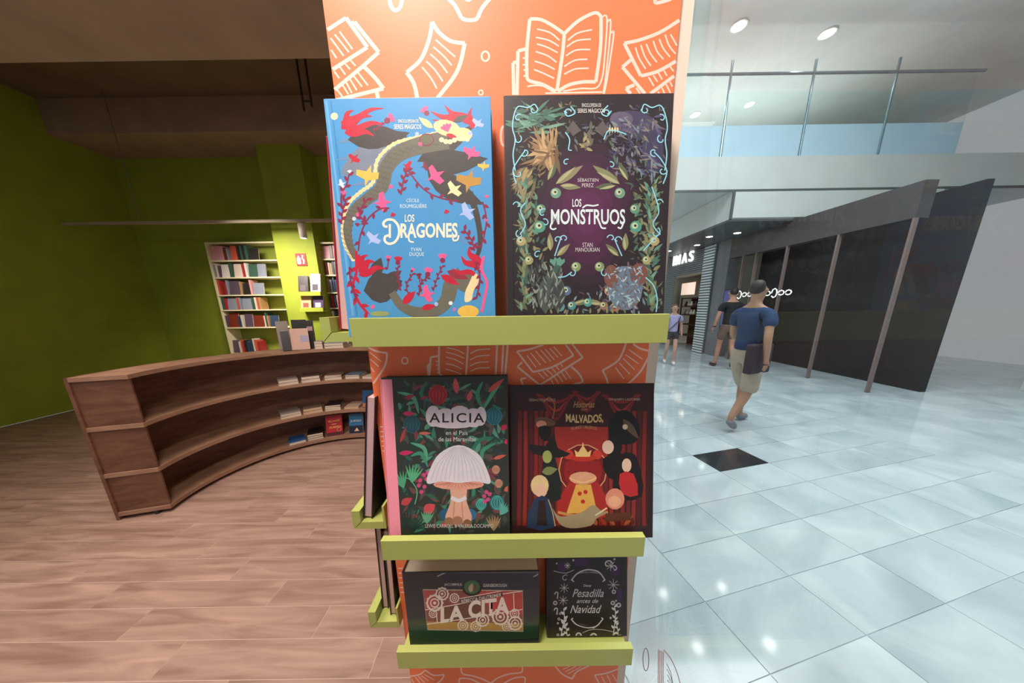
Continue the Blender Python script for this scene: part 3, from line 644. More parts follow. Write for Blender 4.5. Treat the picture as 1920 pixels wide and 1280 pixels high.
for s_ in (-1, 1):
    A.poly([(1102 + s_ * 12, 245), (1102 + s_ * 28, 226), (1102 + s_ * 42, 248), (1102 + s_ * 34, 246), (1102 + s_ * 28, 256), (1102 + s_ * 20, 250)], '5b5152')
    # wreath leaves round the title
    for (x, y, a, L, W_) in ((60, 345, .6, 62, 16), (52, 348, -.1, 40, 12), (75, 338, 1.1, 40, 12), (58, 480, .75, 34, 11), (70, 470, 1.6, 34, 12), (46, 560, 1.7, 40, 12), (28, 570, .2, 36, 10), (60, 575, .9, 34, 10)):
        A.leaf(1102 + s_ * x, y, a if s_ < 0 else math.pi - a, L, W_, rnd.choice(OLV)); A.leaf(1102 + s_ * x, y, (a if s_ < 0 else math.pi - a) + .12, L * .8, W_ * .4, 'a6a37c')
    for y in range(352, 586, 7):
        for k in range(3): A.leaf(1102 + s_ * rnd.uniform(112, 124), y + rnd.uniform(-3, 3), math.pi / 2 + s_ * rnd.uniform(-1.0, 1.0), rnd.uniform(12, 24), rnd.uniform(4, 7), rnd.choice(OLV + TEAL))
    for y in range(375, 475, 16):
        for k in range(2): A.leaf(1102 + s_ * rnd.uniform(82, 104), y, math.pi / 2 + s_ * rnd.uniform(-1.3, 1.3), rnd.uniform(10, 20), 5, rnd.choice(OLV + TEAL))
    # little round buds
    for (x, y, r, c) in ((60, 362, 10, '6b917c'), (88, 392, 9, '5d8a76'), (90, 425, 11, '4f8f7c'), (125, 452, 9, 'a69a6a'), (110, 488, 8, '9a9468'), (22, 500, 9, '7f8f62'), (40, 545, 9, '56698a'), (30, 573, 8, '4f8390'), (0, 567, 8, '4a9088'), (52, 575, 9, '5f8a92')):
        if s_ > 0 and y > 540: c = {'56698a': 'b98a6c', '4f8390': '8a6a58', '5f8a92': 'a8584a'}.get(c, c)
        A.disc(1102 + s_ * x, y, r, c); A.disc(1102 + s_ * x - 2, y - 2, r * .55, 'b3c2a0'); A.disc(1102 + s_ * x - 1, y - 2, r * .22, '2a2624')
# shaded mounds in the lower corners
A.leaf(1020, 586, 1.35, 85, 40, '4a524e', .1); A.leaf(1046, 586, 1.6, 80, 30, '3d4042'); A.flower(1045, 505, 1.57, 24, '5f9080', '3d5d54')
A.disc(1172, 540, 33, '66798c', 42); A.disc(1146, 518, 14, '744c42', 22); A.disc(1198, 515, 17, '744c42', 22)
for k in range(150): A.leaf(rnd.uniform(1138, 1200), rnd.uniform(498, 582), rnd.uniform(0, 6.28), rnd.uniform(6, 14), 3, rnd.choice(['8ba0b2', '5f7286', '9fb6c2', '6f605c', '4a5666', '6a5c72']))
for k in range(120): A.leaf(rnd.uniform(990, 1052), rnd.uniform(505, 580), rnd.uniform(1, 2.2), rnd.uniform(8, 20), 3, rnd.choice(['4a524e', '8b9088', '6a7a72', '39393c']))
# thorny curls
for pts in ([(966, 320), (962, 290), (966, 262), (961, 240), (964, 215), (972, 200), (990, 202), (1002, 196), (1009, 206)], [(968, 345), (962, 320), (972, 300), (985, 282)], [(1246, 320), (1250, 290), (1247, 262), (1251, 240), (1247, 215), (1238, 198), (1222, 202), (1208, 196), (1203, 208)], [(1243, 345), (1250, 322), (1240, 300), (1226, 285)], [(1058, 208), (1064, 218), (1078, 212), (1070, 200)], [(1146, 208), (1138, 218), (1128, 212), (1140, 198)], [(1060, 248), (1068, 262), (1066, 280), (1072, 282)], [(1132, 262), (1140, 246), (1156, 246), (1174, 252)], [(975, 440), (985, 420), (976, 395), (985, 380)], [(1238, 440), (1224, 420), (1235, 395), (1222, 350)], [(1040, 480), (1046, 462), (1052, 445)], [(1166, 480), (1158, 462), (1152, 448)], [(1046, 520), (1060, 518), (1072, 510)], [(1210, 520), (1225, 535), (1232, 560), (1230, 585)], [(1206, 470), (1220, 455), (1234, 440)]): A.line(pts, 2.2, CY)
for (x, y, r, a, sg) in ((1000, 206, 8, 0, -1), (1210, 206, 8, 3, 1), (972, 222, 8, 1, 1), (1240, 222, 8, 2, -1), (970, 262, 9, 1, -1), (1240, 262, 9, 2, 1), (984, 285, 9, 4, 1), (1226, 285, 9, 5, -1), (972, 325, 9, 3, 1), (1242, 320, 9, 0, -1), (1064, 210, 7, 0, 1), (1138, 212, 7, 3, -1), (1062, 305, 7, 1, 1), (1146, 310, 7, 2, -1), (1018, 400, 9, 1, 1), (1022, 418, 8, 2, -1), (1045, 450, 8, 0, 1), (1058, 448, 8, 3, -1), (1158, 450, 8, 0, 1), (1146, 447, 8, 3, -1), (1008, 478, 8, 1, 1), (1072, 512, 8, 1, -1), (1134, 512, 8, 2, 1), (975, 440, 9, 2, 1), (1228, 436, 11, 1, -1), (1235, 380, 8, 0, 1), (970, 385, 8, 3, -1)): A.curl(x, y, r, CY, a, 4.4, 2, sg)
for k in range(14): A.leaf(1005 + k * 13 + rnd.uniform(-4, 4), 588, 1.57 + rnd.uniform(-.5, .5), rnd.uniform(8, 16), 4, rnd.choice(OLV))
A.build('cover_print', bk)
SIL = 'd3dfe2'
lettering(A, bk, 'ENCICLOPEDIA DE', 1091, 194, 1127, 201, 'c9c4c0', .01); lettering(A, bk, 'SERES MÁGICOS', 1083, 202, 1134, 212, 'c9c4c0', .012)
lettering(A, bk, 'SÉBASTIEN', 1083, 333, 1122, 341, 'c9c0c4'); lettering(A, bk, 'PEREZ', 1091, 344, 1113, 351, 'c9c0c4')
lettering(A, bk, 'LOS', 1073, 373, 1090, 388, SIL, .02, name='title_lettering')
lettering(A, bk, 'MONSTRUOS', 1033, 392, 1172, 421, SIL, .02, name='title_lettering')
flourish(A, bk, .006, SIL, ([(1035, 416), (1032, 426), (1037, 430), (1043, 428)], 3), ([(1124, 418), (1128, 427), (1136, 428)], 3), ([(1092, 390), (1100, 385), (1112, 386), (1122, 384)], 3), ([(1168, 420), (1164, 428), (1158, 426)], 3))
lettering(A, bk, 'STAN', 1092, 455, 1111, 463, 'c9c0c4'); lettering(A, bk, 'MANOUKIAN', 1079, 464, 1124, 472, 'c9c0c4')

# --- book with the pink cloth spine on the middle ledge
T = .030
bk = make_book('hardcover_book', .269, .369, T, '30352f', spine='f08fa0')
tag(bk, 'dark green hardcover with pink cloth spine and a white-capped mushroom among leaves', 'book')
A = place_leaning(bk, -.144, -.083, .989, R(8.0), T)
GRN = ['2f5c4b', '3b7a62', '24473f', '55907a', '1f3a38', '6b6f5c']; RDS = ['a8343c', 'c24a4c', '8a2a3a', 'c03a5c']
for k in range(430):
    y = rnd.uniform(715, 1000); xl = 738 + (y - 711) * .055; x = rnd.uniform(xl + 3, 948)
    L = rnd.uniform(12, 34); a = rnd.uniform(0, 6.28)
    ex, ey = x + L * math.cos(a), y - L * math.sin(a)
    if not (xl + 3 < ex < 950 and 714 < ey < 1002): continue
    A.leaf(x, y, a, L, rnd.uniform(4, 9), rnd.choice(GRN[:5] + ['3f4a44', '2c3a44', '574a44', '6a4440', '45504a', '7a3c40']), rnd.uniform(-.8, .8))
for (x0, y0, x1, y1, x2, y2) in ((745, 735, 775, 745, 785, 775), (800, 715, 790, 740, 815, 755), (905, 715, 895, 740, 905, 765), (940, 715, 925, 735, 905, 770), (770, 830, 795, 840, 800, 865), (930, 830, 905, 845, 905, 870), (770, 855, 790, 850, 802, 875), (925, 820, 900, 825, 880, 850)):
    A.line([(x0, y0), (x1, y1), (x2, y2)], 6, rnd.choice(['3f8a6c', '2f6f5c', '55a07e']), taper=lambda q: math.sin(math.pi * q) + .25)
def pod(x, y, r, c1, c2):
    A.disc(x, y, r, c1, r * 1.05)
    for k in (-.7, -.35, 0, .35, .7): A.line([(x + k * r * .3, y - r * .95), (x + k * r * 1.1, y), (x + k * r * .3, y + r * .95)], 1.3, c2)
pod(821, 740, 18, 'b02c34', '6f1c28'); pod(772, 795, 16, '2b5a66', '1c3d48'); pod(926, 780, 16, '2f7480', '1d4c58'); pod(902, 945, 11, '2f7a78', '57b0a0'); pod(932, 942, 14, '2a6c72', '57a89a')
for (x, y, a, L, W_, c) in ((857, 738, 1.7, 32, 11, 'd4525a'), (878, 752, 1.3, 22, 10, 'c8555a'), (915, 735, .7, 40, 10, 'c64a48'), (755, 775, 0, 24, 9, 'c23458'), (938, 805, .5, 18, 10, 'b82c4c'), (748, 850, .1, 28, 9, 'c22c58'), (945, 830, .4, 16, 10, 'c22c58'), (752, 945, .5, 24, 14, 'b8404a'), (795, 960, .6, 26, 20, 'c84a50'), (825, 985, .3, 40, 12, 'b82c50'), (785, 812, 0, 24, 6, 'c86a5c'), (750, 830, 1.2, 34, 6, 'b0403c'), (925, 860, .3, 26, 7, 'c0604e'), (945, 920, .5, 20, 10, 'c8604e'), (760, 745, .2, 18, 8, 'a02c40'), (788, 748, .3, 16, 6, 'a02c40')): A.leaf(x, y, a, L, W_, c)
for (x, y) in ((795, 890), (800, 898), (788, 900), (785, 910), (796, 912), (802, 886), (790, 922), (912, 922), (918, 926), (908, 930), (915, 936), (909, 940)): A.disc(x, y, 4, 'c8487c', n=8)
for (x, y) in ((930, 880), (935, 906)): pod(x, y, 8, '9a6a58', 'c08a74')
def fan(x, y, a, r, c):
    for k in range(6): A.leaf(x, y, a - .5 + k * .2, r, 4, c)
A.line([(778, 945), (782, 920), (770, 900), (760, 895)], 1.8, '5fae84'); fan(757, 915, 1.9, 34, '4f9c74'); fan(772, 905, 1.4, 36, '57a87c'); fan(800, 982, 1.5, 26, '5f9f7c'); fan(938, 965, 1.0, 26, '57a89a'); fan(926, 995, 1.6, 30, 'a0805c'); fan(765, 990, 1.9, 34, '1c2e2c'); fan(770, 995, 1.0, 34, '1f3a34')
# pale mushroom in the middle: white cap, peach stalk, blue collar
A.disc(845, 966, 22, '24597c', 13, ang=.2); A.disc(874, 966, 20, '2c6a92', 13, ang=-.2)
A.poly([(846, 908), (874, 908), (875, 940), (884, 976), (836, 976), (845, 940)], 'dba48e', 3); A.line([(846, 932), (860, 938), (874, 932)], 7, 'd8d0d6'); A.line([(852, 940), (850, 972)], 1.4, 'b87a68', 0); A.line([(866, 940), (868, 972)], 1.4, 'b87a68', 0)
A.disc(860, 908, 48, 'dd9a84', 10)
for k in range(13): A.line([(860 + (k - 6) * 3, 904), (860 + (k - 6) * 7.2, 914 - abs(k - 6) * .9)], 1, 'b06a5c', 0)
A.poly([(801, 906), (806, 880), (824, 850), (860, 834), (896, 850), (913, 880), (919, 906), (892, 902), (860, 905), (828, 902)], 'd8d0d6', 4)
for k in range(13): A.line([(860 + (k - 6) * 1.5, 838), (860 + (k - 6) * 6.5, 868), (860 + (k - 6) * 8.6, 900)], 1.0, 'b9afbb')
A.disc(842, 978, 9, '94664c'); A.disc(858, 977, 10, 'a0705a'); A.disc(876, 981, 8, '84583f')
A.poly([(712, 711), (735, 711), (752, 1003), (728, 1003)], mat('f391a4', .7, .04, 200))
# title cloud
for (x, y, rx, ry) in ((812, 780, 14, 20), (835, 783, 22, 18), (862, 780, 22, 20), (888, 783, 20, 18), (902, 780, 10, 18), (850, 795, 40, 8)): A.disc(x, y, rx, 'dccbd2', ry)
A.build('cover_print', bk)
lettering(A, bk, 'ALICIA', 805, 774, 908, 792, '231a20', .012, name='title_lettering', space=1.2)
lettering(A, bk, 'en el País', 836, 807, 877, 815, 'd8d4d0'); lettering(A, bk, 'de las Maravillas', 822, 819, 892, 827, 'd8d4d0')
lettering(A, bk, 'LEWIS CARROLL & VALERIA DOCAMPO', 797, 982, 925, 989, 'cfcac4')

# --- square red-brown book beside it
T = .026
bk = make_book('hardcover_book', .315, .346, T, '2c1518', spine='1f0f14')
tag(bk, 'squarish dark red hardcover with stage curtains and a red throne, beside the pink-spined book', 'book')
A = place_leaning(bk, .1515, -.080, .989, R(10.4), T)
A.poly([(966, 735), (1222, 733), (1214, 990), (966, 990)], '3a1518')
for k in range(24):
    x = 975 + k * 10.2; y0_ = 800 if 5 < k < 18 else 770
    A.line([(x, y0_), (x - 1 + 2 * math.sin(k), 880), (x - 2, 985)], 7, ['6a1c1c', '8a2420', '541518', '7d2018'][k % 4], 3)
A.poly([(1040, 800), (1140, 800), (1138, 880), (1042, 880)], '9a2a24')
for (cx, cy, rx) in ((1042, 748, 36), (1100, 742, 26), (1165, 748, 36)):
    for k in range(5): A.line([(cx - rx * (1 - k * .06), cy - 8), (cx, cy + 6 + k * 8 * (rx / 36)), (cx + rx * (1 - k * .06), cy - 8)], 5, ['8f2228', '4e1118', 'a62c2c', '5c151a', '7d1e22'][k], 5)
for k in range(12): A.leaf(1000 + k * 17, 985, rnd.uniform(.3, 2.6), rnd.uniform(12, 26), 8, rnd.choice(['7d2018', '94301f', '5c1a16', 'a0502f']))
# throne with a crown resting on it
A.disc(1093, 880, 46, 'd09a6a', 48); A.disc(1093, 880, 44, '6e1518', 46); A.disc(1093, 884, 36, '8d1c1e', 38)
for k in range(9): A.disc(1066 + (k % 5) * 13, 862 + (k // 5) * 22, 1.6, '4a0e12', n=6)
A.poly([(1066, 905), (1122, 905), (1140, 968), (1044, 970)], 'a32420', 2); A.poly([(1080, 908), (1108, 908), (1120, 962), (1062, 962)], 'd8a24c'); A.line([(1046, 960), (1093, 968), (1140, 960)], 5, 'c08a4a')
A.disc(1093, 896, 26, 'd49a78', 12); A.line([(1068, 896), (1093, 904), (1118, 896)], 2, 'e6bd78'); A.disc(1066, 852, 9, 'c23a28'); A.disc(1120, 852, 9, 'c23a28'); A.disc(1093, 858, 24, 'b8301f', 7)
A.poly([(1080, 856), (1077, 843), (1084, 848), (1089, 840), (1093, 834), (1097, 840), (1102, 848), (1109, 843), (1106, 856)], 'e6bd78'); A.line([(1093, 836), (1093, 830)], 2.4, 'e6bd78', 0)
for (x, y) in ((1087, 925), (1098, 922), (1093, 940)): A.disc(x, y, 4, 'b82a20')
# plain dark drapes and lamps at the sides
A.poly([(992, 832), (1022, 836), (1038, 812), (1046, 840), (1070, 850), (1046, 858), (1000, 850)], '1d1a18', 2); A.poly([(1020, 860), (1042, 860), (1052, 935), (1014, 935)], '1c201c', 2); A.disc(1026, 856, 9, '9aa05a', 12); A.leaf(1016, 885, .2, 30, 16, '77804c')
A.disc(1012, 910, 17, 'd9bb88', 20); A.disc(1014, 920, 12, 'e0b396', 12); A.poly([(1002, 935), (1030, 935), (1040, 988), (988, 988)], '24344e', 2); A.poly([(1010, 938), (1022, 938), (1026, 985), (1006, 985)], '2a1a1a'); A.line([(1028, 936), (1036, 960), (1041, 986)], 1.6, 'c9a06c')
A.disc(1022, 790, 20, '6b4636', 8, ang=.2); A.disc(1015, 795, 10, 'c98a70', 7); A.poly([(1010, 800), (1034, 800), (1028, 826), (1014, 822)], '1b1314', 2); A.line([(1018, 755), (1030, 745), (1040, 760), (1036, 785)], 2.4, 'a0622f')
A.poly([(1150, 775), (1178, 770), (1200, 800), (1190, 830), (1150, 830), (1140, 800)], '161215', 3); A.leaf(1168, 785, -.9, 48, 14, '5c4a3a'); A.disc(1172, 800, 5, 'c9b49a')
A.disc(1150, 838, 17, '191316', 18); A.disc(1140, 838, 11, 'e3bfaa', 13); A.poly([(1130, 860), (1165, 850), (1172, 900), (1140, 895)], '1a1214', 2)
A.poly([(1160, 860), (1178, 848), (1196, 862), (1204, 930), (1150, 930)], '1c1110', 3); A.disc(1175, 872, 9, 'e0bca4', 13); A.poly([(1162, 888), (1188, 888), (1196, 928), (1166, 925)], 'b8262a', 2)
A.disc(1153, 935, 18, 'd88a70', 20); A.disc(1152, 940, 12, 'e6a684', 11); A.poly([(1135, 962), (1182, 960), (1184, 975), (1135, 978)], '5a2c1e')
A.poly([(1036, 952), (1050, 968), (1090, 960), (1112, 946), (1128, 958), (1140, 960), (1118, 972), (1108, 985), (1070, 990), (1048, 980)], '9d8a6a', 3); A.line([(1116, 966), (1138, 952)], 3, 'd8c4a0', 0)
A.build('cover_print', bk)
lettering(A, bk, 'SÉBASTIEN PEREZ', 992, 746, 1042, 752, 'b59a86', .005); lettering(A, bk, 'BENJAMIN LACOMBE', 1142, 746, 1200, 752, 'b59a86', .005)
GOLD = 'd9b780'
lettering(A, bk, 'Historias', 1075, 752, 1115, 764, 'b98a60', .01, .35); lettering(A, bk, 'DE', 1090, 766, 1102, 769, 'b98a60', .01)
lettering(A, bk, 'MALVADOS,', 1061, 775, 1131, 793, GOLD, .03, name='title_lettering', arc=-2.5)
lettering(A, bk, 'VILLANOS Y MALÉFICOS', 1070, 799, 1119, 806, 'b98a60', .01, arc=3)

# --- boxed book lying on its long side on the lowest ledge
T = .044
bk = make_book('boxed_book', .321, .226, T, '2c3238', spine='343339', over=.004, rough=.18)
tag(bk, 'thick landscape book in glossy dark slipcase with cut-out window of white gears', 'book')
A = place_leaning(bk, -.103, -.078, .675, R(1.0), T)
A.poly([(766, 1182), (1010, 1172), (1010, 1196), (768, 1208)], '20422e'); A.poly([(765, 1172), (1010, 1166), (1010, 1172), (766, 1182)], '3a4a40')
A.poly([(830, 1072), (1008, 1074), (1008, 1104), (830, 1102)], '272c40')
W0 = [(793, 1105), (980, 1107), (981, 1183), (802, 1180)]
A.poly(W0, '8a4a44'); A.poly([(890, 1106), (979, 1108), (980, 1150), (930, 1152)], 'b8423f'); A.poly([(793, 1105), (815, 1105), (822, 1140), (797, 1145)], 'b0504c'); A.poly([(800, 1165), (981, 1168), (981, 1183), (802, 1180)], 'b98a4c'); A.poly([(830, 1140), (900, 1125), (905, 1158), (838, 1165)], '6c4038')
WH = 'e6d2c6'
def gear(x, y, r, teeth=12):
    A.line([(x + r * math.cos(i * .5236), y + r * math.sin(i * .5236)) for i in range(12)], r * .22, WH, 2, True)
    A.line([(x + r * .55 * math.cos(i * .785), y + r * .55 * math.sin(i * .785)) for i in range(8)], r * .16, WH, 2, True); A.disc(x, y, r * .22, WH, n=8)
    for k in range(teeth): A.line([(x + r * math.cos(k * 6.283 / teeth), y + r * math.sin(k * 6.283 / teeth)), (x + r * 1.2 * math.cos(k * 6.283 / teeth), y + r * 1.2 * math.sin(k * 6.283 / teeth))], r * .16, WH, 0)
for (x, y, r) in ((815, 1130, 14), (829, 1113, 11), (852, 1121, 8), (905, 1162, 11), (938, 1156, 14), (868, 1172, 9), (892, 1174, 9), (966, 1168, 12), (965, 1150, 8), (812, 1150, 7), (950, 1174, 8)): gear(x, y, r)
A.line([(798, 1143), (860, 1132), (942, 1113), (979, 1108)], 1.6, WH, 0); A.line([(800, 1170), (870, 1160), (930, 1150), (980, 1142)], 1.6, WH, 0); A.line([(862, 1122), (942, 1107)], 1.4, WH, 0); A.line([(818, 1142), (820, 1168)], 1.6, WH, 0); A.line([(963, 1112), (964, 1145)], 1.6, WH, 0)
A.poly([(862, 1123), (942, 1110), (943, 1117), (863, 1131)], '4a302e')
A.line(W0, 2, 'b4a294', 0, True)
A.disc(885, 1101, 19, '16201c', 16); A.disc(885, 1100, 15, '3a6a48', 13); A.leaf(882, 1110, 1.4, 18, 10, 'b09a88'); A.leaf(890, 1109, 1.5, 14, 8, '6a4436')
A.line([(757, 1072), (835, 1072), (920, 1073), (1010, 1073)], 1, '7c8488', 0); A.line([(820, 1080), (833, 1074), (836, 1073)], 2, 'a8b0b4'); A.line([(1000, 1081), (1009, 1076), (1011, 1073)], 2.2, 'a8b0b4')
A.build('cover_print', bk)
lettering(A, bk, 'JACOMINUS', 833, 1093, 866, 1099, 'c9c4c0', .01); lettering(A, bk, 'GAINSBOROUGH', 906, 1094, 950, 1100, 'c9c4c0', .01)
lettering(A, bk, 'RÉBECCA DAUTREMER', 865, 1116, 940, 1124, WH, .01, slope=-13)
lettering(A, bk, 'LA', 826, 1136, 870, 1165, WH, .04, name='title_lettering', slope=-6); lettering(A, bk, 'CITA', 878, 1122, 955, 1155, WH, .04, name='title_lettering', slope=-9)

# --- small black book
T = .028
bk = make_book('hardcover_book', .204, .228, T, '2a2126', spine='332a2c')
tag(bk, 'small black hardcover with white script title in a ribbon frame, on the lowest front ledge', 'book')
A = place_leaning(bk, .181, -.062, .675, R(10.5), T)
A.line([(1034, 1045), (1031, 1200)], 1.6, '191316', 0)
for (x, y, rx, ry) in ((1090, 1054, 14, 8), (1055, 1062, 9, 10), (1155, 1070, 8, 10), (1162, 1115, 5, 12)): A.disc(x, y, rx, '43205a', ry)
WT = 'd6ccd0'
A.line([(1073, 1089), (1082, 1078), (1095, 1071), (1108, 1070), (1122, 1074), (1133, 1089)], 6.5, WT); A.line([(1075, 1088), (1084, 1078), (1096, 1072), (1108, 1071.5), (1121, 1075), (1131, 1088)], 4.6, '2a2126')
A.line([(1072, 1159), (1080, 1168), (1092, 1173), (1104, 1175), (1118, 1172), (1130, 1158)], 5, WT); A.line([(1074, 1160), (1082, 1168), (1093, 1172.5), (1104, 1174), (1117, 1171), (1128, 1159)], 3, '2a2126')
def star(x, y, r): A.poly([(x + (r if i % 2 == 0 else r * .4) * math.cos(i * .628), y + (r if i % 2 == 0 else r * .4) * math.sin(i * .628)) for i in range(10)], WT)
def flake(x, y, r):
    for k in range(4): A.line([(x - r * math.cos(k * .785), y - r * math.sin(k * .785)), (x + r * math.cos(k * .785), y + r * math.sin(k * .785))], .9, WT, 0)
# plain scattering of stars, baubles, canes, flakes and sprigs instead of figures
for (x, y, r) in ((1075, 1050, 3), (1152, 1048, 3), (1066, 1180, 2.4), (1145, 1158, 3), (1113, 1176, 3), (1155, 1126, 2.5), (1044, 1056, 2.5), (1150, 1190, 2)): star(x, y, r)
for (x, y, r) in ((1151, 1109, 4), (1041, 1130, 4), (1085, 1191, 6), (1113, 1193, 7), (1149, 1130, 4), (1160, 1134, 4.5), (1048, 1160, 2.5), (1046, 1190, 2.5), (1046, 1168, 2), (1050, 1150, 2)): A.disc(x, y, r, WT); A.disc(x, y, r * .6, '5a5054')
for (x, y) in ((1042, 1114), (1041, 1144)): A.line([(x - 2, y), (x, y - 4), (x + 4, y - 3), (x + 3, y + 8)], 1.8, WT)
for (x, y, r) in ((1058, 1102, 9), (1056, 1125, 9), (1150, 1096, 11), (1145, 1060, 10), (1064, 1060, 6)): flake(x, y, r)
A.sprig([(1050, 1200), (1054, 1180), (1058, 1160), (1057, 1140)], WT, 1.6, 9, 5, .12); A.sprig([(1064, 1200), (1062, 1180), (1058, 1165)], WT, 1.4, 8, 4, .14)
A.sprig([(1148, 1200), (1152, 1175), (1154, 1150), (1152, 1136)], WT, 1.6, 9, 4, .12); A.sprig([(1160, 1200), (1158, 1180), (1154, 1160)], WT, 1.4, 7, 3, .14)
A.curl(1140, 1058, 9, WT, 0, 5, 2.2); A.curl(1152, 1066, 7, WT, 3, 5, 1.8, -1); A.curl(1060, 1084, 7, WT, 1, 5, 1.2); A.line([(1092, 1186), (1108, 1180), (1128, 1180), (1150, 1184)], .9, WT); A.line([(1038, 1070), (1060, 1074), (1076, 1068)], 1, WT)
A.build('cover_print', bk)
lettering(A, bk, 'TESOROS DE LA ANIMACIÓN', 1082, 1072.5, 1125, 1076, WT, 0, arc=2.4)
lettering(A, bk, 'Disney', 1094, 1095, 1109, 1101, WT, .012, .2)
lettering(A, bk, 'Pesadilla', 1073, 1104, 1132, 1119, WT, .006, .4, name='title_lettering'); lettering(A, bk, 'antes de', 1081, 1122, 1122, 1130, WT, .006, .4, name='title_lettering'); lettering(A, bk, 'Navidad', 1069, 1134, 1128, 1149, WT, .006, .4, name='title_lettering')

# --- books on the side ledges, seen from the fore-edge
def side_book(name, label, xb, y_near, tray, lean, W, H, T, col, pages=None):
    e = make_book(name, W, H, T, col, pages=pages)
    # local x points to the camera, the front faces away from the pillar, the top leans to the pillar
    e.rotation_euler = (-lean, 0, -math.pi / 2)
    e.location = (xb, y_near + W / 2, tray + T * math.sin(lean) + .0003)
    tag(e, label, 'book'); return e
side_book('side_book', 'crimson hardcover standing edge-on on the topmost side ledge', -.369, .004, 1.454, R(4.5), .24, .36, .027, 'a82038', mat('dba8a4', .7, .05, 1, stretch=(260, 1, 1)))
side_book('side_book', 'black hardcover leaning edge-on on the middle side ledge', -.371, -.012, .997, R(8.5), .23, .315, .022, '231a24', mat('c9a5a8', .7, .05, 1, stretch=(260, 1, 1)))
side_book('side_book', 'dark hardcover standing edge-on on the lowest side ledge, against the lip', -.371, .012, .684, R(2.2), .2, .285, .017, '2a2024', mat('c9a294', .7, .05, 1))
side_book('side_book', 'dark hardcover standing edge-on on the lowest side ledge, against the pillar', -.342, -.006, .684, R(2.0), .2, .27, .017, '38262a', mat('d0a694', .7, .05, 1))

# ------------------------------------------------------------------ the curved bookcase in the shop
CC, R0, DP = Vector((-1.725, 1.552)), .945, .30
SHELF = wood_mat('bookcase_wood', '5c3a2b', '7c5541', .5, None, (3, 3, 14))
BOARD = wood_mat('bookcase_edge', '8a6650', 'a8826a', .5, None, (3, 3, 14))
bc = empty('curved_bookcase', (CC.x, CC.y + R0, 0)); tag(bc, 'low brown wooden bookcase curving round the corner of the shop', 'bookcase')
A0, A1 = R(48), R(196)
def arc(name, r0, r1, z0, z1, m, parent, n=36):
    vs = []; fs = []
    for i in range(n + 1):
        a = A0 + (A1 - A0) * i / n
        for r in (r0, r1):
            for z in (z0, z1): vs.append((CC.x + r * math.cos(a) - CC.x, CC.y + r * math.sin(a) - CC.y - R0, z))
    for i in range(n):
        k = 4 * i; q = k + 4
        fs += [(k, k + 1, q + 1, q), (k + 2, q + 2, q + 3, k + 3), (k + 1, k + 3, q + 3, q + 1), (k, q, q + 2, k + 2)]
    fs += [(0, 2, 3, 1), (4 * n, 4 * n + 1, 4 * n + 3, 4 * n + 2)]
    mb = MB(); mb.add(vs, fs, m); return mb.build(name, parent)
SZ = (.06, .375, .73, 1.085)
for z in SZ: arc('shelf_board', R0, R0 + DP, z - .03, z, BOARD, bc)
arc('back_panel', R0 + DP + .0005, R0 + DP + .02, 0, 1.085, SHELF, bc); arc('plinth', R0 + .08, R0 + .1, 0, .0295, mat('2a1c16', .7), bc)
for a in (A0, A1):
    u = Vector((math.cos(a), math.sin(a), 0)); t = Vector((-u.y, u.x, 0)) * .012 * (1 if a == A1 else -1)
    for k in range(3):
        p, q = u * (R0 + .005) - Vector((0, R0, 0)), u * (R0 + DP - .001) - Vector((0, R0, 0)); m = MB(); z0, z1 = SZ[k] + .0005, SZ[k + 1] - .0305
        m.add([p - t + Vector((0, 0, z0)), q - t + Vector((0, 0, z0)), q - 2 * t + Vector((0, 0, z0)), p - 2 * t + Vector((0, 0, z0)), p - t + Vector((0, 0, z1)), q - t + Vector((0, 0, z1)), q - 2 * t + Vector((0, 0, z1)), p - 2 * t + Vector((0, 0, z1))],
              [(3, 2, 1, 0), (4, 5, 6, 7), (0, 1, 5, 4), (1, 2, 6, 5), (2, 3, 7, 6), (3, 0, 4, 7)], SHELF)
        m.build('divider', bc)
def arc_angle(x, y, r):
    """direction, from the bookcase's centre, of the far wall of radius r seen at a photograph pixel"""
    d = ray(x, y); o = CAM.xy - CC; d2 = d.xy
    a, b, c = d2.dot(d2), 2 * o.dot(d2), o.dot(o) - r * r
    t = (-b + math.sqrt(b * b - 4 * a * c)) / (2 * a); p = o + d2 * t
    return math.atan2(p.y, p.x)
LINES = {0: (842, -.17), 1: (790, -.155), 2: (733, -.17), 3: (662, -.064)}
def on_board(x, b, r):
    y, k = LINES[b]; return arc_angle(x, y + k * (x - 533), r)
PALEP = mat('d9c7b4', .75, .06, 1.0, stretch=(1, 260, 260)); TANP = mat('cdb08e', .75, .06, 1.0, stretch=(1, 260, 260))
def stack(x, b, books, label, W=.17, D=.21, r=R0 + .03):
    a = on_board(x, b, r); u = Vector((math.cos(a), math.sin(a))); z = SZ[b] + .0004
    ords = ['bottom', 'second', 'third', 'fourth']
    for i, (col, T_, cn, pg) in enumerate(books):
        e = make_book('stacked_book', W * (1 - .03 * (i % 2)), D, T_, col, pages=pg, board=.0016, over=.002, simple=True)
        e.rotation_euler = (-math.pi / 2, 0, a - math.pi / 2 + (.05 if i % 2 else -.02))
        p = CC + u * r; e.location = (p.x, p.y, z + T_); z += T_ + .0004
        nm = 'only book' if len(books) == 1 else ('top book' if i == len(books) - 1 else ords[i] + ' book')
        tag(e, f'{cn} paperback, {nm} of the {label}', 'book', 'paperbacks lying on the curved bookcase')
W_ = 'white-edged'
LB = {2: 'upper inner shelf of the curved bookcase', 1: 'lower inner shelf of the curved bookcase', 0: 'bottom shelf of the curved bookcase', 3: 'curved bookcase top'}
stack(544, 2, [('b8a898', .03, 'pale', PALEP), ('9a8a80', .026, 'taupe', PALEP)], 'fifth pile from the pillar, upper inner shelf')
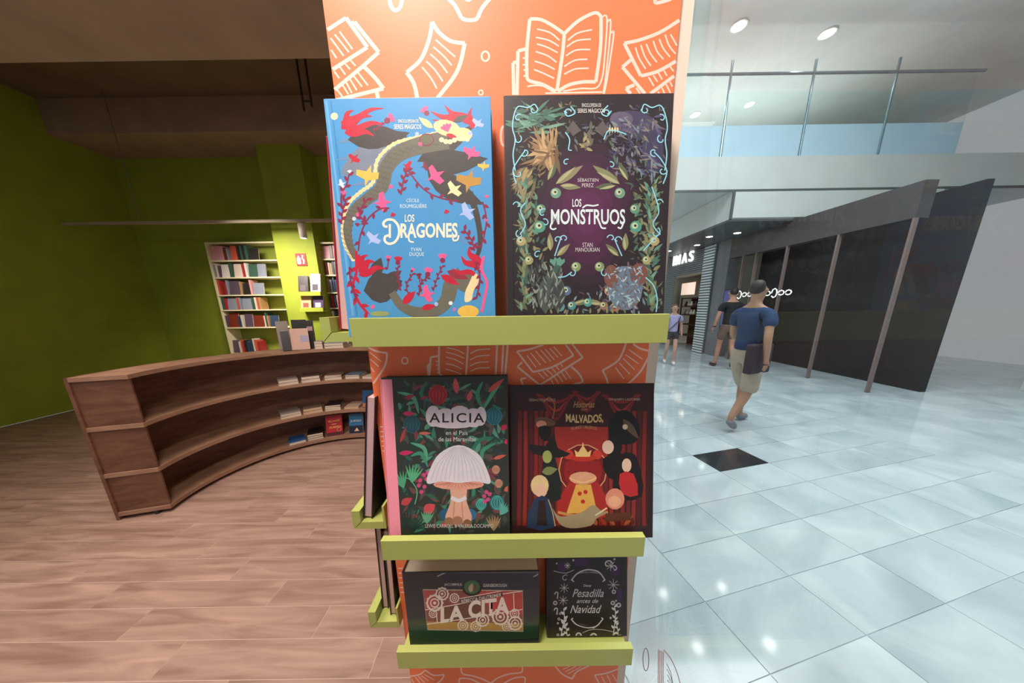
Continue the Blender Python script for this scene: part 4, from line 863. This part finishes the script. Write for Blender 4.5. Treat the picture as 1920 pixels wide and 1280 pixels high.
stack(585, 2, [('c0aa96', .034, 'cream', PALEP), ('4a3c36', .032, 'dark brown', PALEP)], 'fourth pile from the pillar, upper inner shelf')
stack(626, 2, [('b8a090', .03, 'beige', PALEP), ('c9b6a8', .014, 'thin pale', PALEP), ('6a5448', .012, 'thin brown', PALEP)], 'third pile from the pillar, upper inner shelf')
stack(661, 2, [('a89a90', .032, 'light grey', PALEP), ('5a7080', .014, 'blue-grey', PALEP)], 'second pile from the pillar, upper inner shelf', .155)
stack(692, 2, [('c2b0a2', .024, 'cream', PALEP)], 'pile closest to the pillar, upper inner shelf')
stack(548, 1, [('c8b8a6', .028, 'cream', PALEP), ('8a8078', .022, 'striped grey', PALEP)], 'fourth pile from the pillar, lower inner shelf', .18)
stack(589, 1, [('b09a84', .032, 'tan', TANP), ('6b5548', .03, 'brown', TANP)], 'third pile from the pillar, lower inner shelf', .18)
stack(626, 1, [('c8c0b4', .022, 'white', PALEP), ('c2b8ac', .022, 'ivory', PALEP), ('1e1a1c', .018, 'black', PALEP)], 'second pile from the pillar, lower inner shelf', .155)
stack(660, 1, [('b49a86', .026, 'beige', TANP)], 'pile closest to the pillar, lower inner shelf', .155)
stack(560, 0, [('2e5a94', .03, 'blue-covered', PALEP)], 'bottom shelf pile beside the black books', .15)
stack(594, 0, [('2a2022', .024, 'black', PALEP), ('241c1e', .024, 'charcoal', PALEP), ('1c1618', .024, 'black glossy', PALEP)], 'bottom shelf pile beside the red book', .15)
stack(627, 3, [('c9b4a6', .03, 'cream', PALEP), ('8f95a4', .026, 'grey-blue', PALEP)], 'low pile on the curved bookcase top', .19)
stack(599, 3, [('cfc6ba', .03, 'white', PALEP), ('c4bab0', .03, 'off-white', PALEP), ('8d8680', .022, 'grey', PALEP)], 'tall narrow pile on the curved bookcase top', .075, .16, R0 + .03)
def stand(x, b, W, H, T_, col, label, lean=.2, r=R0 + .05, name='upright_book', dz=0, dec=None, roll=0):
    a = on_board(x, b, r); u = Vector((math.cos(a), math.sin(a)))
    e = make_book(name, W, H, T_, col, board=.002, simple=True)
    p = CC + u * r; e.location = (p.x, p.y, SZ[b] + dz + T_ * math.sin(lean) + .0005); e.rotation_euler = (-lean, roll, a - math.pi / 2)
    tag(e, label, 'book'); return e
def flat_text(e, txt, cx, cz, w, h, col, y=-.0006, bold=.015):
    me = text_mesh(txt, bold); xs = [v.co.x for v in me.vertices]; ys = [v.co.y for v in me.vertices]
    for v in me.vertices: v.co = (cx + ((v.co.x - min(xs)) / (max(xs) - min(xs)) - .5) * w, y, cz + (v.co.y - min(ys)) / (max(ys) - min(ys)) * h)
    me.materials.clear(); me.materials.append(mat(col, .5)); me.name = 'lettering'
    o = bpy.data.objects.new('lettering', me); COL.objects.link(o); o.parent = e
rb = stand(630, 0, .165, .235, .025, 'b01c26', 'bright red paperback with yellow title lines standing on the bottom shelf', .28)
flat_text(rb, 'VILLANOS', 0, .155, .12, .022, 'e8b05c'); flat_text(rb, '\u2014', 0, .125, .05, .006, 'f0c890'); flat_text(rb, 'GUERRA', .01, .082, .12, .024, 'e8b05c')
MB().box((-.08, -.0008, .003), (.0825, -.0004, .035), mat('4a1216', .5)).build('dark_band', rb); MB().tube([(.045 + .02 * math.cos(t * .5), -.001, .06 + .02 * math.sin(t * .5)) for t in range(14)], .0025, mat('d89a90', .5), 6).build('ring_emblem', rb)
bb = stand(669, 0, .155, .225, .025, '2f6f9c', 'blue paperback with a white title and dark foot standing on the bottom shelf', .28)
flat_text(bb, 'JUEGO', 0, .125, .125, .03, 'd3dde6'); MB().box((-.0755, -.0008, .002), (.0755, -.0004, .085), mat('131c34', .5)).build('dark_band', bb)
tri = MB(); tri.add([(-.02, -.0012, .02), (.035, -.0012, .02), (.01, -.0012, .062)], [(0, 1, 2)], mat('e2b48c', .5)); tri.build('tent_motif', bb)
db = stand(691, 1, .14, .20, .022, '24507c', 'dark blue paperback with an orange foot standing on the lower inner shelf', .22)
MB().box((-.068, -.0008, .002), (.068, -.0004, .05), mat('b0724a', .5)).build('orange_band', db)
kb = stand(569, 3, .13, .31, .035, '15100f', 'tall black hardcover standing on the curved bookcase top', .1, R0 + .14)
pb = stand(566, 3, .16, .225, .02, 'c09482', 'salmon-pink paperback with a lilac panel standing on the curved bookcase top', .25, R0 + .03)
MB().box((.005, -.0008, .08), (.075, -.0004, .15), mat('9f96b4', .5)).build('lilac_panel', pb)
sb = stand(588, 3, .06, .30, .03, '2a1a18', 'slim dark brown hardcover with a small pale square on the curved bookcase top', .12, R0 + .12)
MB().box((-.03, -.0008, .19), (.02, -.0004, .235), mat('b48f92', .5)).build('pale_square', sb)
gb = stand(538, 3, .1, .30, .03, '8d8078', 'grey hardcover standing on the curved bookcase top', .15, R0 + .15)
ob = stand(540, 3, .07, .20, .03, '1e1a1e', 'small black paperback standing on the curved bookcase top', .2, R0 + .02)

# ------------------------------------------------------------------ back wall of the shop: sign, ledges, bookcases
PY = 4.8
a, b = onY(553, 475, PY - .01), onY(576, 498, PY - .01)
sg = empty('fire_sign', ((a.x + b.x) / 2, PY - .012, b.z)); tag(sg, 'square red fire equipment sign with white symbols on the green pier', 'sign')
wd, hd = (b.x - a.x) / 2, a.z - b.z
MB().box((-wd, 0, 0), (wd, .012, hd), mat('b5141c', .45)).build('plate', sg)
m = MB(); m.lathe([(.0, 0), (.035, .01), (.035, .1), (.012, .125), (.012, .14)], (-wd * .45, -.001, hd * .12), mat('f0dcd4', .5), 8); m.build('extinguisher_symbol', sg).scale = (1, .02, 1)
MB().tube([(wd * .45, -.002, hd * .15), (wd * .6, -.002, hd * .4), (wd * .35, -.002, hd * .6), (wd * .5, -.002, hd * .85)], .016, mat('f0dcd4', .5), 6).build('flame_symbol', sg)
LG = mat('a9b53c', .5, .04, 6)
for i, (x0, x1, y) in enumerate(((556, 601, 547), (562, 606, 577))):
    p, q = onY(x0, y, PY - .12), onY(x1, y, PY - .12); z = p.z
    e = empty('wall_ledge', ((p.x + q.x) / 2, PY - .06, z - .07)); tag(e, ('upper', 'lower')[i] + ' lime green display ledge fixed to the green pier', 'ledge'); h2 = (q.x - p.x) / 2
    MB().box((-h2, -.06, 0), (h2, .0595, .02), LG).build('tray', e); MB().box((-h2, -.075, 0), (h2, -.0605, .07), LG).build('lip', e)
    for (fx, W, H, col, cn, bn) in (((-.27, .17, .33, '3a3234', 'dark round-titled', '55484c'), (.25, .18, .36, 'cbb9c4', 'pale lilac', '3a2c3c')), ((-.27, .18, .27, 'd8a67c', 'peach', '8c4a3c'), (.25, .18, .27, '46305c', 'violet', 'd8ccd8')))[i]:
        bk = make_book('display_book', W, H, .025, col, simple=True); bk.location = ((p.x + q.x) / 2 + fx * h2 * 2.0, PY - .1, z - .0495 + .025 * math.sin(.2)); bk.rotation_euler = (-.2, 0, 0)
        tag(bk, f'{cn} book facing out on the {("upper", "lower")[i]} green wall ledge', 'book')
        MB().box((-W * .3, -.0008, H * .2), (W * .25, -.0004, H * .5), mat(bn, .5)).build('cover_motif', bk)
CASE = mat('e6dcb4', .5, .03, 6)
PAL = [('7a3020', 'rust'), ('d8c8b4', 'cream'), ('2c2826', 'black'), ('c45a44', 'coral'), ('e6dcd2', 'white'), ('5a4a58', 'plum'), ('3c5a4c', 'green'), ('b08a5c', 'tan'), ('8a8f9c', 'grey'), ('a82c34', 'red'), ('d89a9c', 'pink'), ('34425c', 'navy')]
ORD = 'first second third fourth fifth sixth seventh eighth ninth tenth'.split()
def wall_case(name, xa, xb, yf, yb_, zt, shelves, label, short, per, seed):
    rr = random.Random(seed); e = empty(name, ((xa + xb) / 2, yf, 0)); tag(e, label, 'bookcase'); h = (xb - xa) / 2; d = yb_ - yf
    for x in (-h, h - .025): MB().box((x, 0, 0), (x + .025, d, zt), CASE).build('side', e)
    MB().box((-h + .0255, 0, zt - .025), (h - .0255, d, zt), CASE).build('top', e); MB().box((-h + .0255, d - .012, 0), (h - .0255, d, zt - .0255), mat('8b9636', .6), ).build('back', e)
    zs = sorted(shelves)
    for z in zs: MB().box((-h + .0255, 0.0, z - .022), (h - .0255, d - .0125, z), CASE).build('shelf', e)
    for k, z in enumerate(zs):
        x = xa + .035; i = 0; top = (zs[k + 1] - .03) if k + 1 < len(zs) else zt - .035
        while i < per and x < xb - .1:
            col, cn = rr.choice(PAL); face = rr.random() < .25; w = rr.uniform(.13, .2) if face else rr.uniform(.022, .05); H = min(top - z - .02, rr.uniform(.2, .28))
            if x + w > xb - .03: break
            if face:
                bk = make_book('shelved_book', w, H, .02, col, simple=True); bk.location = (x + w / 2, yf + .03, z + .003); bk.rotation_euler = (-.12, 0, 0)
            else:
                bk = make_book('shelved_book', .16, H, w, col, simple=True); bk.rotation_euler = (0, 0, math.pi / 2); bk.location = (x + w, yf + .02 + .08, z + .0006)
            tag(bk, f'{cn} book, {ORD[i]} along the {ORD[len(zs) - 1 - k]} shelf down of the {short}', 'book', f'books in the {short}'); x += w + rr.uniform(.004, .02); i += 1
zz = [onY(612, y, 4.95).z for y in (485, 515, 548, 577, 606)]
x0c, x1c = onY(594, 470, 4.95).x, onY(594, 470, 4.95).x + .95
wall_case('wall_bookcase', x0c, x1c, 4.95, 5.195, onY(600, 454, 4.95).z, zz + [.62, .3], 'cream bookcase full of books on the back wall behind the pillar', 'cream bookcase behind the pillar', 9, 5)
zz = [onY(540, y, 4.9).z for y in (486, 518, 551, 579, 612)]
x1c = onY(545, 480, 4.9).x
wall_case('wall_bookcase', x1c - 1.5, x1c, 4.9, 5.195, onY(540, 452, 4.9).z, zz + [.7, .35], 'cream bookcase full of books between green pier and left wall', 'cream bookcase left of the pier', 10, 9)

# ------------------------------------------------------------------ people in the mall
def skin_obj(name, chains, m, parent, sub=2):
    """chains: list of (points, radii); the first chain may be branched into by naming points already used"""
    vs, es, rs, roots = [], [], [], []; idx = {}
    for pts, rad in chains:
        prev = None
        for p, r in zip(pts, rad):
            k = tuple(round(c, 4) for c in p)
            if k not in idx:
                idx[k] = len(vs); vs.append(p); rs.append(r if isinstance(r, tuple) else (r, r))
                if prev is None: roots.append(idx[k])
            i = idx[k]
            if prev is not None and prev != i: es.append((prev, i))
            prev = i
    me = bpy.data.meshes.new(name); me.from_pydata(vs, es, []); me.materials.append(m)
    o = bpy.data.objects.new(name, me); COL.objects.link(o); o.parent = parent
    md = o.modifiers.new('skin', 'SKIN'); md.use_smooth_shade = True
    for i, sv in enumerate(me.skin_vertices[0].data): sv.radius = rs[i]; sv.use_root = i in roots
    sb_ = o.modifiers.new('sub', 'SUBSURF'); sb_.levels = sub; sb_.render_levels = sub
    return o
def person(loc, yaw, height, shirt, shorts, shoe, hair, label, pose, skin='b98a70', long_hair=False, sleeve=.55, short_len=.75):
    """yaw 0 faces +y; pose: joint positions for a 1.75 m figure, x to the right, y forward"""
    e = empty('person', loc, (0, 0, yaw)); tag(e, label, 'person'); s = height / 1.75; e.scale = (s, s, s)
    P = dict(pel=(0, 0, .95), sp=(0, 0, 1.13), ch=(0, .0, 1.30), nb=(0, -.01, 1.45), nk=(0, .0, 1.52), hl=(0, .03, 1.58), hm=(0, .02, 1.655), ht=(0, .01, 1.72),
             shL=(-.175, 0, 1.405), shR=(.175, 0, 1.405), elL=(-.235, -.03, 1.13), elR=(.235, -.03, 1.13), wrL=(-.25, .06, .90), wrR=(.25, .06, .90),
             hipL=(-.095, 0, .90), hipR=(.095, 0, .90), knL=(-.1, .03, .50), knR=(.1, .03, .50), anL=(-.1, -.02, .09), anR=(.1, -.02, .09), toL=(-.11, .13, .035), toR=(.11, .13, .035))
    P.update(pose); V = {k: Vector(v) for k, v in P.items()}
    SK = mat(skin, .55, .05, 20)
    lerp = lambda a, b, t: tuple(V[a].lerp(V[b], t))
    ch = [([P['pel'], P['sp'], P['ch'], P['nb'], P['nk'], P['hl'], P['hm'], P['ht']], [.08, .065, .075, .055, .052, .068, .088, .06])]
    for q in 'LR':
        ch.append(([P['nb'], P['sh' + q], lerp('sh' + q, 'el' + q, .5), P['el' + q], lerp('el' + q, 'wr' + q, .45), P['wr' + q]], [.05, .05, .045, .04, .037, .026]))
        ch.append(([P['pel'], P['hip' + q], lerp('hip' + q, 'kn' + q, .5), P['kn' + q], lerp('kn' + q, 'an' + q, .35), P['an' + q], ], [.08, .07, .068, .056, .056, .036]))
        ch.append(([P['an' + q], lerp('an' + q, 'to' + q, .6), P['to' + q]], [.036, .035, .028]))
        w = V['wr' + q]; d = (w - V['el' + q]).normalized(); sgn = -1 if q == 'L' else 1; side = Vector((0, 1, 0)); side = (side - d * side.dot(d)).normalized()
        palm = w + d * .06; ch.append(([P['wr' + q], tuple(palm)], [.026, .030]))
        for k, L_ in enumerate((.065, .078, .072, .055)):                       # four fingers, slightly curled
            b_ = palm + side * (.027 - .018 * k) + d * .005; inn = Vector((-sgn, 0, 0))
            ch.append(([tuple(b_), tuple(b_ + d * L_ * .5 + inn * .004), tuple(b_ + d * L_ + inn * .018)], [.0095, .0085, .007]))
        b_ = w + d * .03 + side * .02; ch.append(([tuple(b_), tuple(b_ + side * .028 + d * .025), tuple(b_ + side * .03 + d * .055)], [.011, .0095, .008]))   # thumb
        # nose, ears are added to the head below
    hm = V['hm']; ch.append(([tuple(hm + Vector((0, .085, .0))), tuple(hm + Vector((0, .105, -.025)))], [.012, .014]))
    for sx in (-1, 1): ch.append(([tuple(hm + Vector((sx * .085, -.005, .01))), tuple(hm + Vector((sx * .092, -.01, -.025)))], [.016, .013]))
    body = skin_obj('body', ch, SK, e)
    for sx in (-1, 1): MB().lathe([(.002, -.012), (.012, 0), (.002, .012)], hm + Vector((sx * .034, .083, .012)), mat('2a2220', .3), 8).build('eye', e, smooth=True)
    MB().box(hm + Vector((-.026, .074, -.062)), hm + Vector((.026, .088, -.054)), mat('9a5c52', .5)).build('mouth', e)
    st = [([lerp('pel', 'sp', -.1), lerp('pel', 'sp', .5), P['sp'], P['ch'], lerp('ch', 'nb', .8)], [.150, .142, .135, .150, .085])]
    for q in 'LR': st.append(([lerp('ch', 'nb', .8), tuple(V['sh' + q] * .98 + Vector((0, 0, .005))), lerp('sh' + q, 'el' + q, sleeve * .6), lerp('sh' + q, 'el' + q, sleeve)], [.085, .078, .072, .07]))
    skin_obj('shirt', st, mat(shirt, .85, .08, 12), e)
    so = [([lerp('pel', 'sp', .25), P['pel'], tuple(V['pel'] - Vector((0, 0, .06)))], [.142, .15, .14])]
    for q in 'LR': so.append(([tuple(V['pel'] - Vector((0, 0, .06))), P['hip' + q], lerp('hip' + q, 'kn' + q, short_len * .55), lerp('hip' + q, 'kn' + q, short_len)], [.14, .112, .1, .092]))
    skin_obj('shorts', so, mat(shorts, .85, .08, 12), e)
    for q in 'LR':
        a_, t_ = V['an' + q], V['to' + q]; d = (t_ - a_); d.z *= .8; heel = a_ - d.normalized() * .04 + Vector((0, 0, -.045))
        sh = skin_obj('shoe', [([tuple(heel), tuple(a_.lerp(t_, .35) + Vector((0, 0, -.02))), tuple(a_.lerp(t_, .75) + Vector((0, 0, -.003))), tuple(t_ + d.normalized() * .02 + Vector((0, 0, .004)))], [.043, .050, .043, .034])], mat(shoe, .6, .1, 30), e)
    hv = [([tuple(hm + Vector((0, -.035, -.055))), tuple(hm + Vector((0, -.035, .02))), tuple(hm + Vector((0, -.015, .062))), tuple(hm + Vector((0, .035, .066)))], [.066, .085, .080, .05])]
    if long_hair:
        hv.append(([tuple(hm + Vector((0, -.035, -.055))), tuple(hm + Vector((0, -.06, -.15))), tuple(hm + Vector((0, -.085, -.25)))], [.07, .075, .04]))
    skin_obj('hair', hv, mat(hair, .6, .2, 60), e)
    return e
wp = person((4.06, 6.62, 0), R(160), 1.50, 'a9a4cc', '2c3140', 'e6e2e4', '5a4438', 'person in a lilac T-shirt and dark shorts with a shoulder strap, walking', dict(
    knL=(-.09, .16, .50), anL=(-.09, .1, .12), toL=(-.1, .25, .05), knR=(.1, -.02, .50), anR=(.1, -.2, .13), toR=(.1, -.07, .04), elL=(-.23, -.1, 1.14), wrL=(-.25, -.06, .92), elR=(.23, .02, 1.14), wrR=(.24, .14, .93)), 'c49a86', True, .5, .42)
MB().tube([(-.15, .10, 1.42), (-.12, .165, 1.3), (.1, .175, 1.05), (.17, .10, .95)], .012, mat('2a2a30', .6), 6).build('bag_strap', wp)
bm = person((5.09, 6.12, 0), R(-15), 1.84, '15151a', '6f5650', '3a2a22', '1a1514', 'person in a black T-shirt and shorts walking away past the dark shop', dict(
    knL=(-.1, .1, .50), anL=(-.12, .12, .09), toL=(-.16, .26, .035), knR=(.1, -.02, .52), anR=(.09, -.22, .2), toR=(.1, -.14, .06), elL=(-.25, -.02, 1.13), wrL=(-.27, .06, .9), elR=(.22, -.02, 1.13), wrR=(.23, .1, .92)), 'b98670', False, .55, .7)
MB().lathe([(.032, -.012), (.034, 0), (.032, .012)], (-.266, .04, .93), mat('1c1a1c', .4), 10).build('wristband', bm)
nmn = person((2.80, 2.74, 0), R(-70), 1.74, '1f3a66', 'b3a594', '8a8790', '2c221e', 'person in navy shirt and khaki shorts with grey trainers, striding across the marble floor', dict(
    knR=(.1, -.02, .50), anR=(.1, -.27, .17), toR=(.1, -.17, .045), knL=(-.1, .2, .52), anL=(-.1, .22, .10), toL=(-.1, .37, .04), elL=(-.24, .08, 1.13), wrL=(-.22, .22, 1.0), elR=(.24, -.1, 1.13), wrR=(.25, -.08, .9)), 'b58a72', False, .6, 1.12)
bagm = MB().box((.10, -.21, .72), (.19, .14, 1.06), mat('38303e', .8, .1, 20)).build('sling_bag', nmn, .02); bagm['label'] = 'dark purple sling bag'
MB().tube([(.15, -.02, .99), (.13, .05, 1.2), (.02, .08, 1.42), (-.12, .02, 1.49)], .012, mat('38303e', .8, .1, 20), 6).build('bag_strap', nmn)
